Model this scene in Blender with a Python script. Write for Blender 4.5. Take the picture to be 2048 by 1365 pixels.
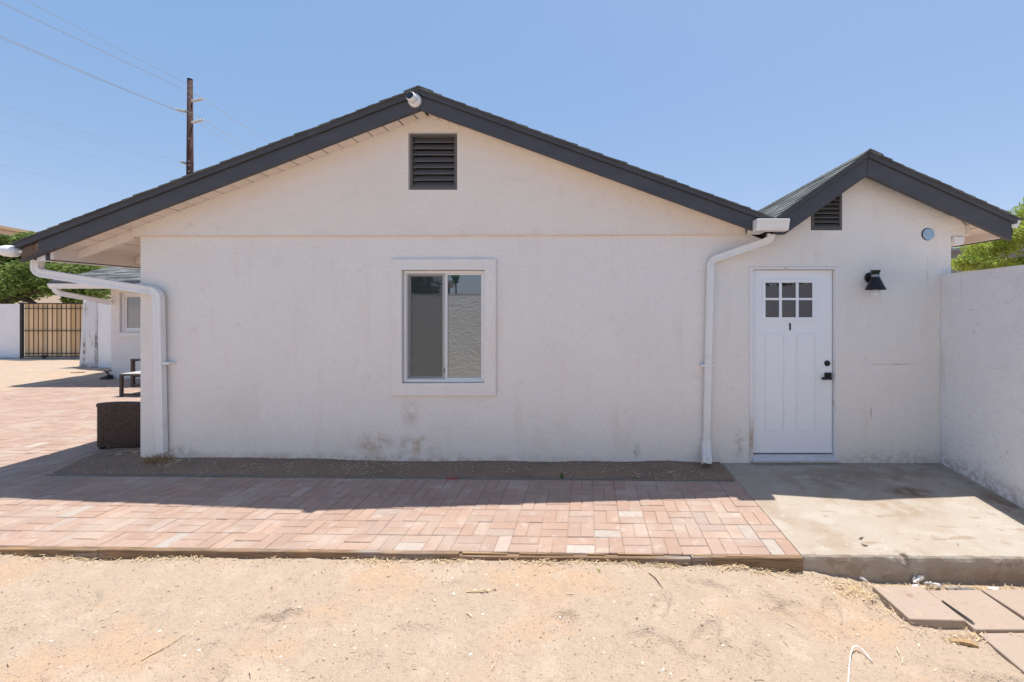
import bpy, bmesh, math, random
import numpy as np
from mathutils import Vector, Matrix
from mathutils.geometry import tessellate_polygon
random.seed(11)
np.random.seed(11)
for o in list(bpy.data.objects):
    bpy.data.objects.remove(o)
SC = bpy.context.scene
COL = SC.collection
R = math.radians

# ------------------------------------------------------------------ camera, sky, sun, exposure
FP, CX, CY, CAMD, CAMH = 850.0, 1172.0, 612.0, 4.65, 1.72      # lens in photo pixels, principal point, distance to facade, eye height
cam_data = bpy.data.cameras.new('camera')
cam = bpy.data.objects.new('camera', cam_data)
COL.objects.link(cam)
cam.location = (0, -CAMD, CAMH)
cam.rotation_euler = (R(90), 0, 0)
cam_data.sensor_width = 36
cam_data.lens = 36 * FP / 2048
cam_data.shift_x = -(CX - 1024) / 2048
cam_data.shift_y = -(682.5 - CY) / 2048
cam_data.clip_start = 0.05
cam_data.clip_end = 4000
SC.camera = cam

SUN = Vector((0.143, 0.196, 1.0)).normalized()                  # towards the sun
world = bpy.data.worlds.new('World')
SC.world = world
world.use_nodes = True
wn = world.node_tree.nodes
wl = world.node_tree.links
sky = wn.new('ShaderNodeTexSky')
sky.sky_type = 'NISHITA'
sky.sun_disc = False
sky.sun_elevation = math.asin(SUN.z)
sky.sun_rotation = math.atan2(SUN.x, SUN.y)
sky.altitude = 300
sky.air_density = 1.0
sky.dust_density = 1.2
sky.ozone_density = 1.0
bg = wn['Background']
bg.inputs['Strength'].default_value = 0.123
tint = wn.new('ShaderNodeMix')                                   # hazy bright summer sky: flatter and milkier than clean air
tint.data_type = 'RGBA'
tint.blend_type = 'MULTIPLY'
tint.inputs[0].default_value = 1.0
tint.inputs[7].default_value = (0.45, 0.32, 0.24, 1)
wl.new(sky.outputs['Color'], tint.inputs[6])
veil = wn.new('ShaderNodeMix')
veil.data_type = 'RGBA'
veil.blend_type = 'ADD'
veil.inputs[0].default_value = 1.0
veil.inputs[7].default_value = (0.36, 1.0, 2.05, 1)
wl.new(tint.outputs[2], veil.inputs[6])
wl.new(veil.outputs[2], bg.inputs['Color'])
sun_data = bpy.data.lights.new('sun', 'SUN')
sun_data.energy = 3.25
sun_data.angle = R(0.5)
sun_data.color = (1.0, 0.935, 0.84)
sun = bpy.data.objects.new('sun', sun_data)
COL.objects.link(sun)
sun.location = (20, 20, 60)
sun.rotation_euler = SUN.to_track_quat('Z', 'Y').to_euler()
SC.view_settings.view_transform = 'Standard'
SC.view_settings.look = 'None'
SC.view_settings.gamma = 1
SC.view_settings.use_curve_mapping = False
SC.view_settings.exposure = 1.02


def at(px, py, d):
    """photo pixel at distance d in front of the camera -> world point"""
    return Vector(((px - CX) / FP * d, d - CAMD, CAMH + (CY - py) / FP * d))


def gx(px, d):
    return (px - CX) / FP * d


def gz(py, d):
    return CAMH + (CY - py) / FP * d


# ------------------------------------------------------------------ materials
def mk(name, base, rough=0.85, spots=(), bumps=(), spec=0.3, metallic=0.0, rnd=0.0, masks=(), ior=None, coat=0.0, translucent=0.0):
    m = bpy.data.materials.new(name)
    m.use_nodes = True
    nt = m.node_tree
    N, L = nt.nodes, nt.links
    b = N['Principled BSDF']
    b.inputs['Roughness'].default_value = rough
    b.inputs['Metallic'].default_value = metallic
    b.inputs['Specular IOR Level'].default_value = spec
    if ior:
        b.inputs['IOR'].default_value = ior
    if coat:
        b.inputs['Coat Weight'].default_value = coat
        b.inputs['Coat Roughness'].default_value = 0.03
    geo = N.new('ShaderNodeNewGeometry')

    def noise(scale, detail=4.0, stretch=None, offset=0.0, rgh=0.55):
        n = N.new('ShaderNodeTexNoise')
        n.inputs['Scale'].default_value = scale
        n.inputs['Detail'].default_value = detail
        n.inputs['Roughness'].default_value = rgh
        mp = N.new('ShaderNodeMapping')
        mp.inputs['Location'].default_value = (offset, offset * 0.7, offset * 1.3)
        if stretch:
            mp.inputs['Scale'].default_value = stretch
        L.new(geo.outputs['Position'], mp.inputs['Vector'])
        L.new(mp.outputs['Vector'], n.inputs['Vector'])
        return n.outputs['Fac']

    def mrange(sock, lo, hi, a, c):
        r = N.new('ShaderNodeMapRange')
        r.interpolation_type = 'SMOOTHSTEP'
        r.inputs['From Min'].default_value = lo
        r.inputs['From Max'].default_value = hi
        r.inputs['To Min'].default_value = a
        r.inputs['To Max'].default_value = c
        L.new(sock, r.inputs['Value'])
        return r.outputs['Result']

    def mix(fac, a, col):
        x = N.new('ShaderNodeMix')
        x.data_type = 'RGBA'
        L.new(fac, x.inputs[0])
        if isinstance(a, tuple):
            x.inputs[6].default_value = (*a, 1)
        else:
            L.new(a, x.inputs[6])
        x.inputs[7].default_value = (*col, 1)
        return x.outputs[2]

    def math_(op, a, bb):
        x = N.new('ShaderNodeMath')
        x.operation = op
        for i, v in enumerate((a, bb)):
            if isinstance(v, (int, float)):
                x.inputs[i].default_value = v
            else:
                L.new(v, x.inputs[i])
        return x.outputs[0]

    cur = base
    for k, s in enumerate(spots):
        scale, lo, hi, col, fac = s[:5]
        st = s[5] if len(s) > 5 else None
        cur = mix(mrange(noise(scale, 5.0, st, 3.1 * k + 1), lo, hi, 0.0, fac), cur, col)
    for k, (c, rad, col, fac, ns) in enumerate(masks):
        mp = N.new('ShaderNodeMapping')
        mp.vector_type = 'POINT'
        mp.inputs['Location'].default_value = tuple(-c[i] / rad[i] for i in range(3))
        mp.inputs['Scale'].default_value = tuple(1 / rad[i] for i in range(3))
        L.new(geo.outputs['Position'], mp.inputs['Vector'])
        ln = N.new('ShaderNodeVectorMath')
        ln.operation = 'LENGTH'
        L.new(mp.outputs['Vector'], ln.inputs[0])
        blob = mrange(ln.outputs['Value'], 0.15, 1.0, 1.0, 0.0)
        nz = mrange(noise(ns, 6.0, None, 7.7 * k + 2, 0.65), 0.36, 0.62, 0.0, fac)
        cur = mix(math_('MULTIPLY', blob, nz), cur, col)
    if rnd:
        oi = N.new('ShaderNodeObjectInfo')
        v = math_('ADD', oi.outputs['Random'], geo.outputs['Random Per Island'])
        v = math_('FRACT', v, 0.0)
        v = mrange(v, 0.0, 1.0, 1 - rnd, 1 + rnd)
        hs = N.new('ShaderNodeHueSaturation')
        if isinstance(cur, tuple):
            hs.inputs['Color'].default_value = (*cur, 1)
        else:
            L.new(cur, hs.inputs['Color'])
        L.new(v, hs.inputs['Value'])
        v2 = math_('FRACT', math_('MULTIPLY', math_('ADD', oi.outputs['Random'], geo.outputs['Random Per Island']), 7.31), 0.0)
        L.new(mrange(v2, 0.0, 1.0, 0.92, 1.07), hs.inputs['Saturation'])
        cur = hs.outputs['Color']
    if isinstance(cur, tuple):
        b.inputs['Base Color'].default_value = (*cur, 1)
    else:
        L.new(cur, b.inputs['Base Color'])
    last = None
    for k, s in enumerate(bumps):
        scale, strength, dist = s[:3]
        st = s[3] if len(s) > 3 else None
        bp = N.new('ShaderNodeBump')
        bp.inputs['Strength'].default_value = strength
        bp.inputs['Distance'].default_value = dist
        L.new(noise(scale, 4.0, st, 5.3 * k + 9), bp.inputs['Height'])
        if last:
            L.new(last, bp.inputs['Normal'])
        last = bp.outputs['Normal']
    if last:
        L.new(last, b.inputs['Normal'])
    if translucent:
        tr = N.new('ShaderNodeBsdfTranslucent')
        if isinstance(cur, tuple):
            tr.inputs['Color'].default_value = (*cur, 1)
        else:
            L.new(cur, tr.inputs['Color'])
        ms = N.new('ShaderNodeMixShader')
        ms.inputs[0].default_value = translucent
        L.new(b.outputs[0], ms.inputs[1])
        L.new(tr.outputs[0], ms.inputs[2])
        L.new(ms.outputs[0], N['Material Output'].inputs['Surface'])
    return m


M = {}
STAIN = (0.52, 0.37, 0.23)
M['stucco'] = mk('stucco', (0.88, 0.83, 0.77), 0.92,
    spots=[(1.3, 0.4, 0.75, (0.82, 0.765, 0.70), 0.5), (60, 0.46, 0.70, (0.66, 0.595, 0.52), 0.26), (9, 0.6, 0.8, (0.70, 0.60, 0.50), 0.35), (2.2, 0.55, 0.75, (0.80, 0.70, 0.60), 0.5, (2.5, 1, .35))],
    masks=[((gx(745, 4.65), 0, 0.22), (0.30, 0.4, 0.16), STAIN, 0.85, 9), ((gx(835, 4.65), 0, 0.20), (0.34, 0.4, 0.15), STAIN, 0.75, 11),
           ((gx(820, 4.65), 0, 0.55), (0.13, 0.4, 0.24), (0.47, 0.38, 0.29), 0.55, 14), ((gx(1272, 4.65), 0, 0.13), (0.07, 0.4, 0.12), (0.45, 0.38, 0.3), 0.6, 20),
           ((gx(1478, 4.65), 0, 0.2), (0.08, 0.4, 0.25), (0.42, 0.36, 0.3), 0.55, 18), ((gx(360, 4.65), 0, 0.1), (0.35, 0.4, 0.13), (0.42, 0.35, 0.28), 0.55, 16),
           ((gx(1780, 4.65), 0, 0.0), (0.9, 0.4, 0.2), (0.45, 0.40, 0.34), 0.6, 22), ((gx(1780, 4.65), 0, 1.08), (0.42, 0.4, 0.012), (0.40, 0.37, 0.34), 0.6, 9),
           ((gx(1742, 4.65), 0, 0.55), (0.012, 0.4, 0.1), (0.33, 0.29, 0.26), 0.7, 12), ((gx(1855, 4.65), 0, 2.1), (0.01, 0.4, 0.22), (0.42, 0.30, 0.2), 0.7, 12),
           ((gx(600, 4.65), 0, 0.0), (4.6, 0.4, 0.16), (0.52, 0.40, 0.29), 0.75, 9), ((gx(1100, 4.65), 0, 0.35), (0.5, 0.4, 0.4), (0.72, 0.62, 0.51), 0.25, 5), ((gx(480, 4.65), 0, 0.5), (0.6, 0.4, 0.5), (0.74, 0.64, 0.54), 0.25, 4)],
    bumps=[(60, 0.8, 0.011), (18, 0.45, 0.016), (3, 0.35, 0.035)])
M['gable_bounce_stucco'] = mk('gable_bounce_stucco', (0.88, 0.80, 0.715), 0.92,  # warm bounce light on the gable is mixed into this stucco colour
    spots=[(1.5, 0.4, 0.75, (0.82, 0.73, 0.64), 0.5), (60, 0.46, 0.70, (0.66, 0.575, 0.49), 0.26), (5, 0.58, 0.8, (0.70, 0.58, 0.46), 0.4)],
    bumps=[(60, 0.8, 0.011), (18, 0.45, 0.016), (3, 0.35, 0.035)])
M['lip_bounce'] = mk('lip_bounce_tan', (0.86, 0.66, 0.47), 0.8, spots=[(7, 0.45, 0.7, (0.88, 0.77, 0.64), 0.8, (1, 1, 1))])  # orange of bounced light under the gable lip, put into a colour
M['block'] = mk('block_paint', (0.88, 0.86, 0.85), 0.85,
    spots=[(2.2, 0.45, 0.8, (0.72, 0.70, 0.70), 0.5), (13, 0.66, 0.71, (0.36, 0.27, 0.21), 0.7, (1.4, 1.4, 5)), (60, 0.70, 0.73, (0.2, 0.13, 0.1), 0.7, (1, 1, 1.6)), (3, 0.6, 0.75, (0.62, 0.585, 0.55), 0.5, (2, 2, .25))],
    masks=[((3.75, -0.5, 0.0), (3, 3.2, 0.22), (0.34, 0.25, 0.19), 0.55, 16)],
    bumps=[(9, 0.6, 0.03, (1, 1, 2.2)), (60, 0.5, 0.010, (1, 1, 2))])
M['rough_block'] = mk('rough_block_paint', (0.85, 0.85, 0.83), 0.9,
    spots=[(5, 0.5, 0.8, (0.72, 0.71, 0.68), 0.5)], bumps=[(11, 0.45, 0.04, (1, 1, 1.7)), (34, 0.5, 0.015)])
M['dark_trim'] = mk('charcoal_paint', (0.070, 0.071, 0.082), 0.62,
    spots=[(3, 0.4, 0.8, (0.09, 0.091, 0.10), 0.7, (1, 1, 3)), (45, 0.62, 0.75, (0.10, 0.098, 0.10), 0.4)], bumps=[(40, 0.25, 0.004, (.25, 1, 1))])
M['vent_trim'] = mk('vent_paint', (0.125, 0.114, 0.108), 0.6,
    spots=[(30, 0.5, 0.75, (0.15, 0.135, 0.125), 0.5)], bumps=[(40, 0.3, 0.004)])
M['soffit'] = mk('soffit_paint', (0.78, 0.69, 0.61), 0.8, spots=[(3, 0.45, 0.75, (0.62, 0.53, 0.46), 0.5, (3, .4, 1)), (60, 0.62, 0.7, (0.45, 0.35, 0.28), 0.35)],
    bumps=[(30, 0.3, 0.004, (4, .3, 1))])
M['shingle'] = mk('asphalt_shingle', (0.14, 0.152, 0.15), 0.95, rnd=0.28,
    spots=[(90, 0.5, 0.7, (0.20, 0.21, 0.205), 0.6), (4, 0.5, 0.7, (0.09, 0.095, 0.10), 0.5)], bumps=[(300, 0.6, 0.003)])
M['gutter'] = mk('white_gutter', (0.82, 0.80, 0.775), 0.45, spots=[(4, 0.55, 0.8, (0.62, 0.58, 0.53), 0.45), (50, 0.68, 0.74, (0.40, 0.30, 0.22), 0.5)], spec=0.4,
    masks=[((gx(1410, 4.6), 0, 0.0), (0.15, 0.4, 0.25), (0.40, 0.32, 0.24), 0.7, 30)])
M['white_paint'] = mk('white_door_paint', (0.88, 0.89, 0.90), 0.42, spots=[(3, 0.5, 0.8, (0.84, 0.85, 0.86), 0.5), (60, 0.72, 0.76, (0.5, 0.45, 0.4), 0.5)], spec=0.4)
M['jamb'] = mk('white_jamb_paint', (0.82, 0.80, 0.78), 0.5, spots=[(9, 0.62, 0.7, (0.58, 0.44, 0.32), 0.6, (1, 1, .35))],
    masks=[((gx(1503, 4.65), 0, 0.25), (0.05, 0.3, 0.4), (0.42, 0.28, 0.17), 0.8, 14)])
M['vinyl'] = mk('white_vinyl', (0.85, 0.83, 0.80), 0.4, spots=[(30, 0.66, 0.74, (0.6, 0.53, 0.45), 0.4)], spec=0.4)
M['screen_frame'] = mk('screen_frame', (0.50, 0.48, 0.46), 0.5)
M['glass'] = mk('window_glass', (0.02, 0.055, 0.06), 0.015, spec=0.5, ior=2.9, bumps=[(1.2, 0.02, 0.02)])
M['door_glass'] = mk('door_glass', (0.03, 0.03, 0.034), 0.02, spec=0.5, ior=2.1)
M['far_glass'] = mk('far_window_glass', (0.30, 0.33, 0.34), 0.05, spec=0.5, ior=1.8)
M['screen'] = mk('insect_screen', (0.06, 0.063, 0.063), 0.7)
nt = M['screen'].node_tree
_t = nt.nodes.new('ShaderNodeBsdfTransparent')
_x = nt.nodes.new('ShaderNodeMixShader')
_x.inputs[0].default_value = 0.24
nt.links.new(_t.outputs[0], _x.inputs[1])
nt.links.new(nt.nodes['Principled BSDF'].outputs[0], _x.inputs[2])
nt.links.new(_x.outputs[0], nt.nodes['Material Output'].inputs['Surface'])
M['black'] = mk('black_metal', (0.012, 0.012, 0.013), 0.45, spec=0.4)
M['bulb'] = mk('white_bulb', (0.8, 0.8, 0.78), 0.25)
M['steel'] = mk('grey_steel', (0.34, 0.35, 0.36), 0.4, metallic=0.8, spots=[(25, 0.5, 0.7, (0.25, 0.22, 0.2), 0.4)])
M['aluminium'] = mk('aluminium', (0.62, 0.63, 0.65), 0.45, metallic=0.3, spots=[(20, 0.5, 0.7, (0.45, 0.43, 0.42), 0.5)])
M['cover'] = mk('sky_tinted_cover', (0.36, 0.50, 0.64), 0.35, metallic=0.35, spots=[(40, 0.55, 0.7, (0.45, 0.42, 0.40), 0.5)])  # reflected sky is mixed into the metal's blue base colour
M['paver'] = mk('clay_paver', (0.345, 0.245, 0.198), 0.9, rnd=0.05,
    spots=[(3.5, 0.4, 0.7, (0.40, 0.285, 0.23), 0.6), (26, 0.5, 0.7, (0.36, 0.24, 0.19), 0.5), (2.2, 0.5, 0.66, (0.41, 0.335, 0.28), 0.6), (8, 0.56, 0.70, (0.43, 0.355, 0.305), 0.7), (110, 0.6, 0.7, (0.48, 0.41, 0.37), 0.5), (90, 0.66, 0.72, (0.26, 0.17, 0.13), 0.5)],
    bumps=[(90, 0.4, 0.004), (18, 0.2, 0.006)])
M['paver_white'] = mk('pale_paver', (0.41, 0.365, 0.33), 0.9, rnd=0.08,
    spots=[(20, 0.45, 0.65, (0.37, 0.30, 0.26), 0.7), (160, 0.62, 0.7, (0.35, 0.28, 0.24), 0.5)], bumps=[(90, 0.4, 0.004)])
M['paver_grey'] = mk('grey_paver', (0.37, 0.295, 0.255), 0.9, rnd=0.1,
    spots=[(20, 0.45, 0.65, (0.46, 0.34, 0.28), 0.6), (160, 0.62, 0.7, (0.25, 0.2, 0.18), 0.5)], bumps=[(90, 0.4, 0.004)])
M['concrete'] = mk('concrete', (0.375, 0.334, 0.287), 0.88,
    spots=[(1.3, 0.40, 0.62, (0.36, 0.305, 0.245), 0.7), (2.6, 0.50, 0.66, (0.30, 0.235, 0.175), 0.65, (1, .6, 1)), (5, 0.46, 0.66, (0.42, 0.39, 0.35), 0.6, (.7, 1.2, 1)), (9, 0.60, 0.66, (0.27, 0.20, 0.145), 0.6, (.6, 1.5, 1)), (55, 0.58, 0.72, (0.27, 0.22, 0.175), 0.5), (20, 0.64, 0.70, (0.50, 0.475, 0.44), 0.7)],
    masks=[((3.0, -0.72, 0), (0.30, 0.17, 0.3), (0.155, 0.095, 0.06), 0.97, 7), ((2.65, -1.05, 0), (0.5, 0.35, 0.3), (0.28, 0.215, 0.155), 0.8, 5),
           ((2.35, -0.5, 0), (0.7, 0.4, 0.3), (0.23, 0.18, 0.145), 0.7, 6), ((3.0, -0.3, 0), (1.0, 0.35, 0.3), (0.22, 0.17, 0.13), 0.7, 5), ((3.65, -1.0, 0), (0.25, 0.4, 0.3), (0.18, 0.115, 0.075), 0.85, 5),
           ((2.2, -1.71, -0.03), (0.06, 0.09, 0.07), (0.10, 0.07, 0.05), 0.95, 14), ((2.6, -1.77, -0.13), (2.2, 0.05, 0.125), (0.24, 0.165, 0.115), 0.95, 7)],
    bumps=[(60, 0.5, 0.006), (9, 0.4, 0.02)])
M['sand'] = mk('sandy_dirt', (0.418, 0.330, 0.252), 0.95,
    spots=[(0.9, 0.40, 0.62, (0.405, 0.325, 0.255), 0.7), (1.7, 0.48, 0.66, (0.465, 0.325, 0.220), 0.75), (4, 0.52, 0.68, (0.47, 0.385, 0.305), 0.7), (16, 0.52, 0.66, (0.385, 0.30, 0.232), 0.55), (48, 0.54, 0.68, (0.34, 0.25, 0.185), 0.36), (95, 0.61, 0.69, (0.24, 0.165, 0.115), 0.42), (120, 0.62, 0.7, (0.55, 0.475, 0.39), 0.45)],
    bumps=[(95, 0.85, 0.012), (30, 0.6, 0.02), (8, 0.35, 0.03)])
M['soil'] = mk('dark_soil', (0.26, 0.185, 0.135), 0.97,
    spots=[(5, 0.45, 0.7, (0.20, 0.145, 0.105), 0.7), (60, 0.5, 0.7, (0.15, 0.10, 0.075), 0.6), (140, 0.62, 0.7, (0.42, 0.34, 0.27), 0.5)],
    bumps=[(80, 0.9, 0.012), (22, 0.6, 0.02)])
M['timber'] = mk('weathered_timber', (0.25, 0.165, 0.10), 0.9,
    spots=[(6, 0.52, 0.7, (0.33, 0.32, 0.32), 0.6, (.3, 1, 2)), (130, 0.48, 0.62, (0.12, 0.08, 0.055), 0.75, (.04, 1, 1)), (3, 0.5, 0.7, (0.40, 0.24, 0.12), 0.6)],
    bumps=[(130, 0.9, 0.008, (.04, 1, 1))])
M['rotten'] = mk('bare_rotten_wood', (0.17, 0.115, 0.08), 0.95,
    spots=[(20, 0.5, 0.65, (0.08, 0.055, 0.04), 0.8, (.4, 1, 2)), (12, 0.55, 0.7, (0.36, 0.25, 0.16), 0.7)], bumps=[(40, 0.9, 0.012, (.3, 1, 1.6))])
M['gate_wood'] = mk('gate_board_wood', (0.72, 0.48, 0.26), 0.8, rnd=0.16,
    spots=[(5, 0.45, 0.7, (0.78, 0.57, 0.35), 0.6, (4, 1, .3)), (22, 0.7, 0.75, (0.18, 0.09, 0.04), 0.8, (1, 1, .7))], bumps=[(30, 0.3, 0.004, (3, 1, .2))])
M['wicker'] = mk('brown_wicker', (0.085, 0.055, 0.043), 0.55, rnd=0.3, spec=0.4)
M['bronze'] = mk('bronze_metal', (0.075, 0.06, 0.052), 0.5)
M['frosted'] = mk('frosted_top', (0.62, 0.62, 0.58), 0.2)
M['cushion'] = mk('dark_grey_cushion', (0.10, 0.10, 0.12), 0.9)
M['beige_wall'] = mk('beige_building', (0.58, 0.48, 0.38), 0.9, spots=[(0.3, 0.4, 0.7, (0.52, 0.43, 0.34), 0.5)])
M['tan_trim'] = mk('tan_trim', (0.40, 0.30, 0.2), 0.8)
M['grey_roof'] = mk('grey_roof', (0.26, 0.26, 0.29), 0.9)
M['leaf'] = mk('mesquite_leaf', (0.17, 0.24, 0.06), 0.6, rnd=0.35, translucent=0.35)
M['leaf_light'] = mk('light_green_leaf', (0.33, 0.40, 0.075), 0.6, rnd=0.4, translucent=0.45)
M['leaf_dark'] = mk('dark_leaf', (0.045, 0.07, 0.025), 0.7, rnd=0.35, translucent=0.25)
M['bark'] = mk('bark', (0.085, 0.062, 0.05), 0.95, bumps=[(25, 0.8, 0.02)])
M['pole'] = mk('rusty_brown_pole', (0.045, 0.019, 0.017), 0.8, spots=[(4, 0.5, 0.7, (0.10, 0.045, 0.035), 0.6, (1, 1, .1))])
M['insulator'] = mk('grey_insulator', (0.48, 0.50, 0.48), 0.4)
M['wire'] = mk('aluminium_wire', (0.33, 0.34, 0.36), 0.5)
M['plastic_white'] = mk('white_plastic', (0.80, 0.79, 0.78), 0.35, spec=0.5)
M['lens'] = mk('lens_black', (0.008, 0.009, 0.014), 0.08, spec=0.6)
M['stepping'] = mk('pink_concrete_slab', (0.355, 0.287, 0.238), 0.9,
    spots=[(4, 0.45, 0.7, (0.38, 0.30, 0.25), 0.6), (30, 0.55, 0.72, (0.29, 0.21, 0.16), 0.5), (9, 0.58, 0.72, (0.42, 0.32, 0.23), 0.6)], bumps=[(150, 0.4, 0.003)],
    masks=[((2.06, -1.93, -0.14), (0.045, 0.05, 0.05), (0.22, 0.12, 0.07), 0.9, 30)])
M['straw'] = mk('dry_straw', (0.66, 0.52, 0.33), 0.8, rnd=0.3)
M['chip'] = mk('wood_chip', (0.36, 0.24, 0.13), 0.9, spots=[(50, 0.5, 0.7, (0.2, 0.13, 0.07), 0.6)])
M['greystick'] = mk('grey_wood', (0.26, 0.245, 0.23), 0.95, spots=[(50, 0.5, 0.62, (0.08, 0.07, 0.06), 0.8)], bumps=[(60, 0.8, 0.006)])
M['pebble'] = mk('pebble', (0.37, 0.29, 0.225), 0.9, rnd=0.38)
M['pebble_white'] = mk('white_pebble', (0.68, 0.60, 0.51), 0.85, rnd=0.2)
M['red'] = mk('red_plastic', (0.45, 0.02, 0.02), 0.5)
M['green'] = mk('green_plastic', (0.05, 0.12, 0.02), 0.5)
M['palm'] = mk('palm_frond', (0.07, 0.10, 0.03), 0.7, rnd=0.3)
M['dark_void'] = mk('dark_void', (0.012, 0.011, 0.010), 1.0)  # near-black colour stands for unlit depth behind gaps and vents


# ------------------------------------------------------------------ mesh helpers
def origin_of(o):
    v = Vector((0, 0, 0))
    while o is not None:
        v += o.location
        o = o.parent
    return v


class MB:
    def __init__(self):
        self.v, self.f = [], []

    def add(self, vs, fs):
        n = len(self.v)
        self.v += [tuple(v) for v in vs]
        self.f += [tuple(i + n for i in f) for f in fs]
        return self

    def box(self, x0, x1, y0, y1, z0, z1):
        return self.add([(x0, y0, z0), (x1, y0, z0), (x1, y1, z0), (x0, y1, z0), (x0, y0, z1), (x1, y0, z1), (x1, y1, z1), (x0, y1, z1)],
                        [(3, 2, 1, 0), (4, 5, 6, 7), (0, 1, 5, 4), (1, 2, 6, 5), (2, 3, 7, 6), (3, 0, 4, 7)])

    def prism(self, poly, y0, y1):
        """polygon in x,z (counter-clockwise seen from the front) extruded along y"""
        n = len(poly)
        vs = [(p[0], y0, p[1]) for p in poly] + [(p[0], y1, p[1]) for p in poly]
        fs = [tuple(range(n)), tuple(range(2 * n - 1, n - 1, -1))]
        for i in range(n):
            j = (i + 1) % n
            fs.append((j, i, i + n, j + n))
        return self.add(vs, fs)

    def hexa(self, a, b):
        """two quads (lists of four points) joined into a solid"""
        return self.add(list(a) + list(b), [(3, 2, 1, 0), (4, 5, 6, 7), (0, 1, 5, 4), (1, 2, 6, 5), (2, 3, 7, 6), (3, 0, 4, 7)])

    def bar(self, p, q, w, h, up=(0, 0, 1)):
        p, q = Vector(p), Vector(q)
        d = (q - p).normalized()
        s = d.cross(Vector(up))
        if s.length < 1e-5:
            s = d.cross(Vector((0, 1, 0)))
        s.normalize()
        u = s.cross(d).normalized()
        s *= w / 2
        u *= h / 2
        return self.hexa([p - s - u, p + s - u, p + s + u, p - s + u], [q - s - u, q + s - u, q + s + u, q - s + u])

    def sweep(self, pts, prof, caps=True, ref=(0, 1, 0)):
        """profile (list of 2D points: side, up) swept along a path; ref keeps the up direction stable"""
        pts = [Vector(p) for p in pts]
        n, m = len(pts), len(prof)
        rings = []
        for i, p in enumerate(pts):
            a = pts[max(i - 1, 0)]
            b = pts[min(i + 1, n - 1)]
            d = (b - a).normalized()
            u = Vector(ref)
            s = d.cross(u)
            if s.length < 1e-4:
                s = d.cross(Vector((1, 0, 0)))
            s.normalize()
            u = s.cross(d).normalized()
            k = 1.0
            if 0 < i < n - 1:
                c = (pts[i] - a).normalized().dot(d)
                k = 1 / max(c, 0.5)
            rings.append([p + s * (q[0] * k) + u * q[1] for q in prof])
        vs = [v for r in rings for v in r]
        fs = []
        for i in range(n - 1):
            for j in range(m):
                k2 = (j + 1) % m
                fs.append((i * m + j, i * m + k2, (i + 1) * m + k2, (i + 1) * m + j))
        if caps:
            fs.append(tuple(range(m - 1, -1, -1)))
            fs.append(tuple((n - 1) * m + j for j in range(m)))
        return self.add(vs, fs)

    def tube(self, pts, rads, seg=8):
        pts = [Vector(p) for p in pts]
        if isinstance(rads, (int, float)):
            rads = [rads] * len(pts)
        vs, fs = [], []
        n = len(pts)
        for i, p in enumerate(pts):
            d = (pts[min(i + 1, n - 1)] - pts[max(i - 1, 0)]).normalized()
            s = d.cross(Vector((0.31, 0.17, 1)))
            if s.length < 1e-3:
                s = d.cross(Vector((1, 0, 0)))
            s.normalize()
            u = s.cross(d)
            for k in range(seg):
                a = 2 * math.pi * k / seg
                vs.append(p + (s * math.cos(a) + u * math.sin(a)) * rads[i])
        for i in range(n - 1):
            for k in range(seg):
                k2 = (k + 1) % seg
                fs.append((i * seg + k, i * seg + k2, (i + 1) * seg + k2, (i + 1) * seg + k))
        fs.append(tuple(range(seg - 1, -1, -1)))
        fs.append(tuple((n - 1) * seg + k for k in range(seg)))
        return self.add(vs, fs)

    def lathe(self, c, axis, prof, seg=20):
        """prof: list of (radius, distance along axis)"""
        c = Vector(c)
        a = Vector(axis).normalized()
        s = a.cross(Vector((0, 0, 1)))
        if s.length < 1e-3:
            s = Vector((1, 0, 0))
        s.normalize()
        u = s.cross(a)
        vs, fs = [], []
        for r, t in prof:
            for k in range(seg):
                g = 2 * math.pi * k / seg
                vs.append(c + a * t + (s * math.cos(g) + u * math.sin(g)) * max(r, 1e-4))
        for i in range(len(prof) - 1):
            for k in range(seg):
                k2 = (k + 1) % seg
                fs.append((i * seg + k, i * seg + k2, (i + 1) * seg + k2, (i + 1) * seg + k))
        fs.append(tuple(range(seg - 1, -1, -1)))
        fs.append(tuple((len(prof) - 1) * seg + k for k in range(seg)))
        return self.add(vs, fs)

    def holed(self, outer, holes, y0, y1):
        """wall sheet in x,z with openings, from y0 (front) to y1"""
        polys = [[Vector((p[0], p[1], 0)) for p in outer]] + [[Vector((p[0], p[1], 0)) for p in h] for h in holes]
        flat = [p for pl in polys for p in pl]
        tris = tessellate_polygon(polys)
        n = len(flat)
        vs = [(p.x, y0, p.y) for p in flat] + [(p.x, y1, p.y) for p in flat]
        fs = []
        for t in tris:
            a, b, c = (flat[i] for i in t)
            t = tuple(t)
            if (b - a).cross(c - a).z < 0:
                t = t[::-1]
            fs.append(t)
            fs.append(tuple(i + n for i in t[::-1]))
        k = 0
        for pl in polys:
            m = len(pl)
            for i in range(m):
                j = (i + 1) % m
                fs.append((k + j, k + i, k + i + n, k + j + n))
            k += m
        return self.add(vs, fs)

    def build(self, name, mat, parent=None, bevel=0.0, smooth=False, seg=1, fix=True):
        me = bpy.data.meshes.new(name)
        o = origin_of(parent)
        me.from_pydata([(v[0] - o.x, v[1] - o.y, v[2] - o.z) for v in self.v], [], self.f)
        if bevel or fix:
            bm = bmesh.new()
            bm.from_mesh(me)
            if fix:
                bmesh.ops.recalc_face_normals(bm, faces=bm.faces)
            if bevel:
                es = [e for e in bm.edges if len(e.link_faces) == 2 and e.calc_face_angle(0) > 0.5]
                bmesh.ops.bevel(bm, geom=es, offset=bevel, segments=seg, affect='EDGES', clamp_overlap=True)
            bm.to_mesh(me)
            bm.free()
        if smooth:
            me.polygons.foreach_set('use_smooth', [True] * len(me.polygons))
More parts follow.
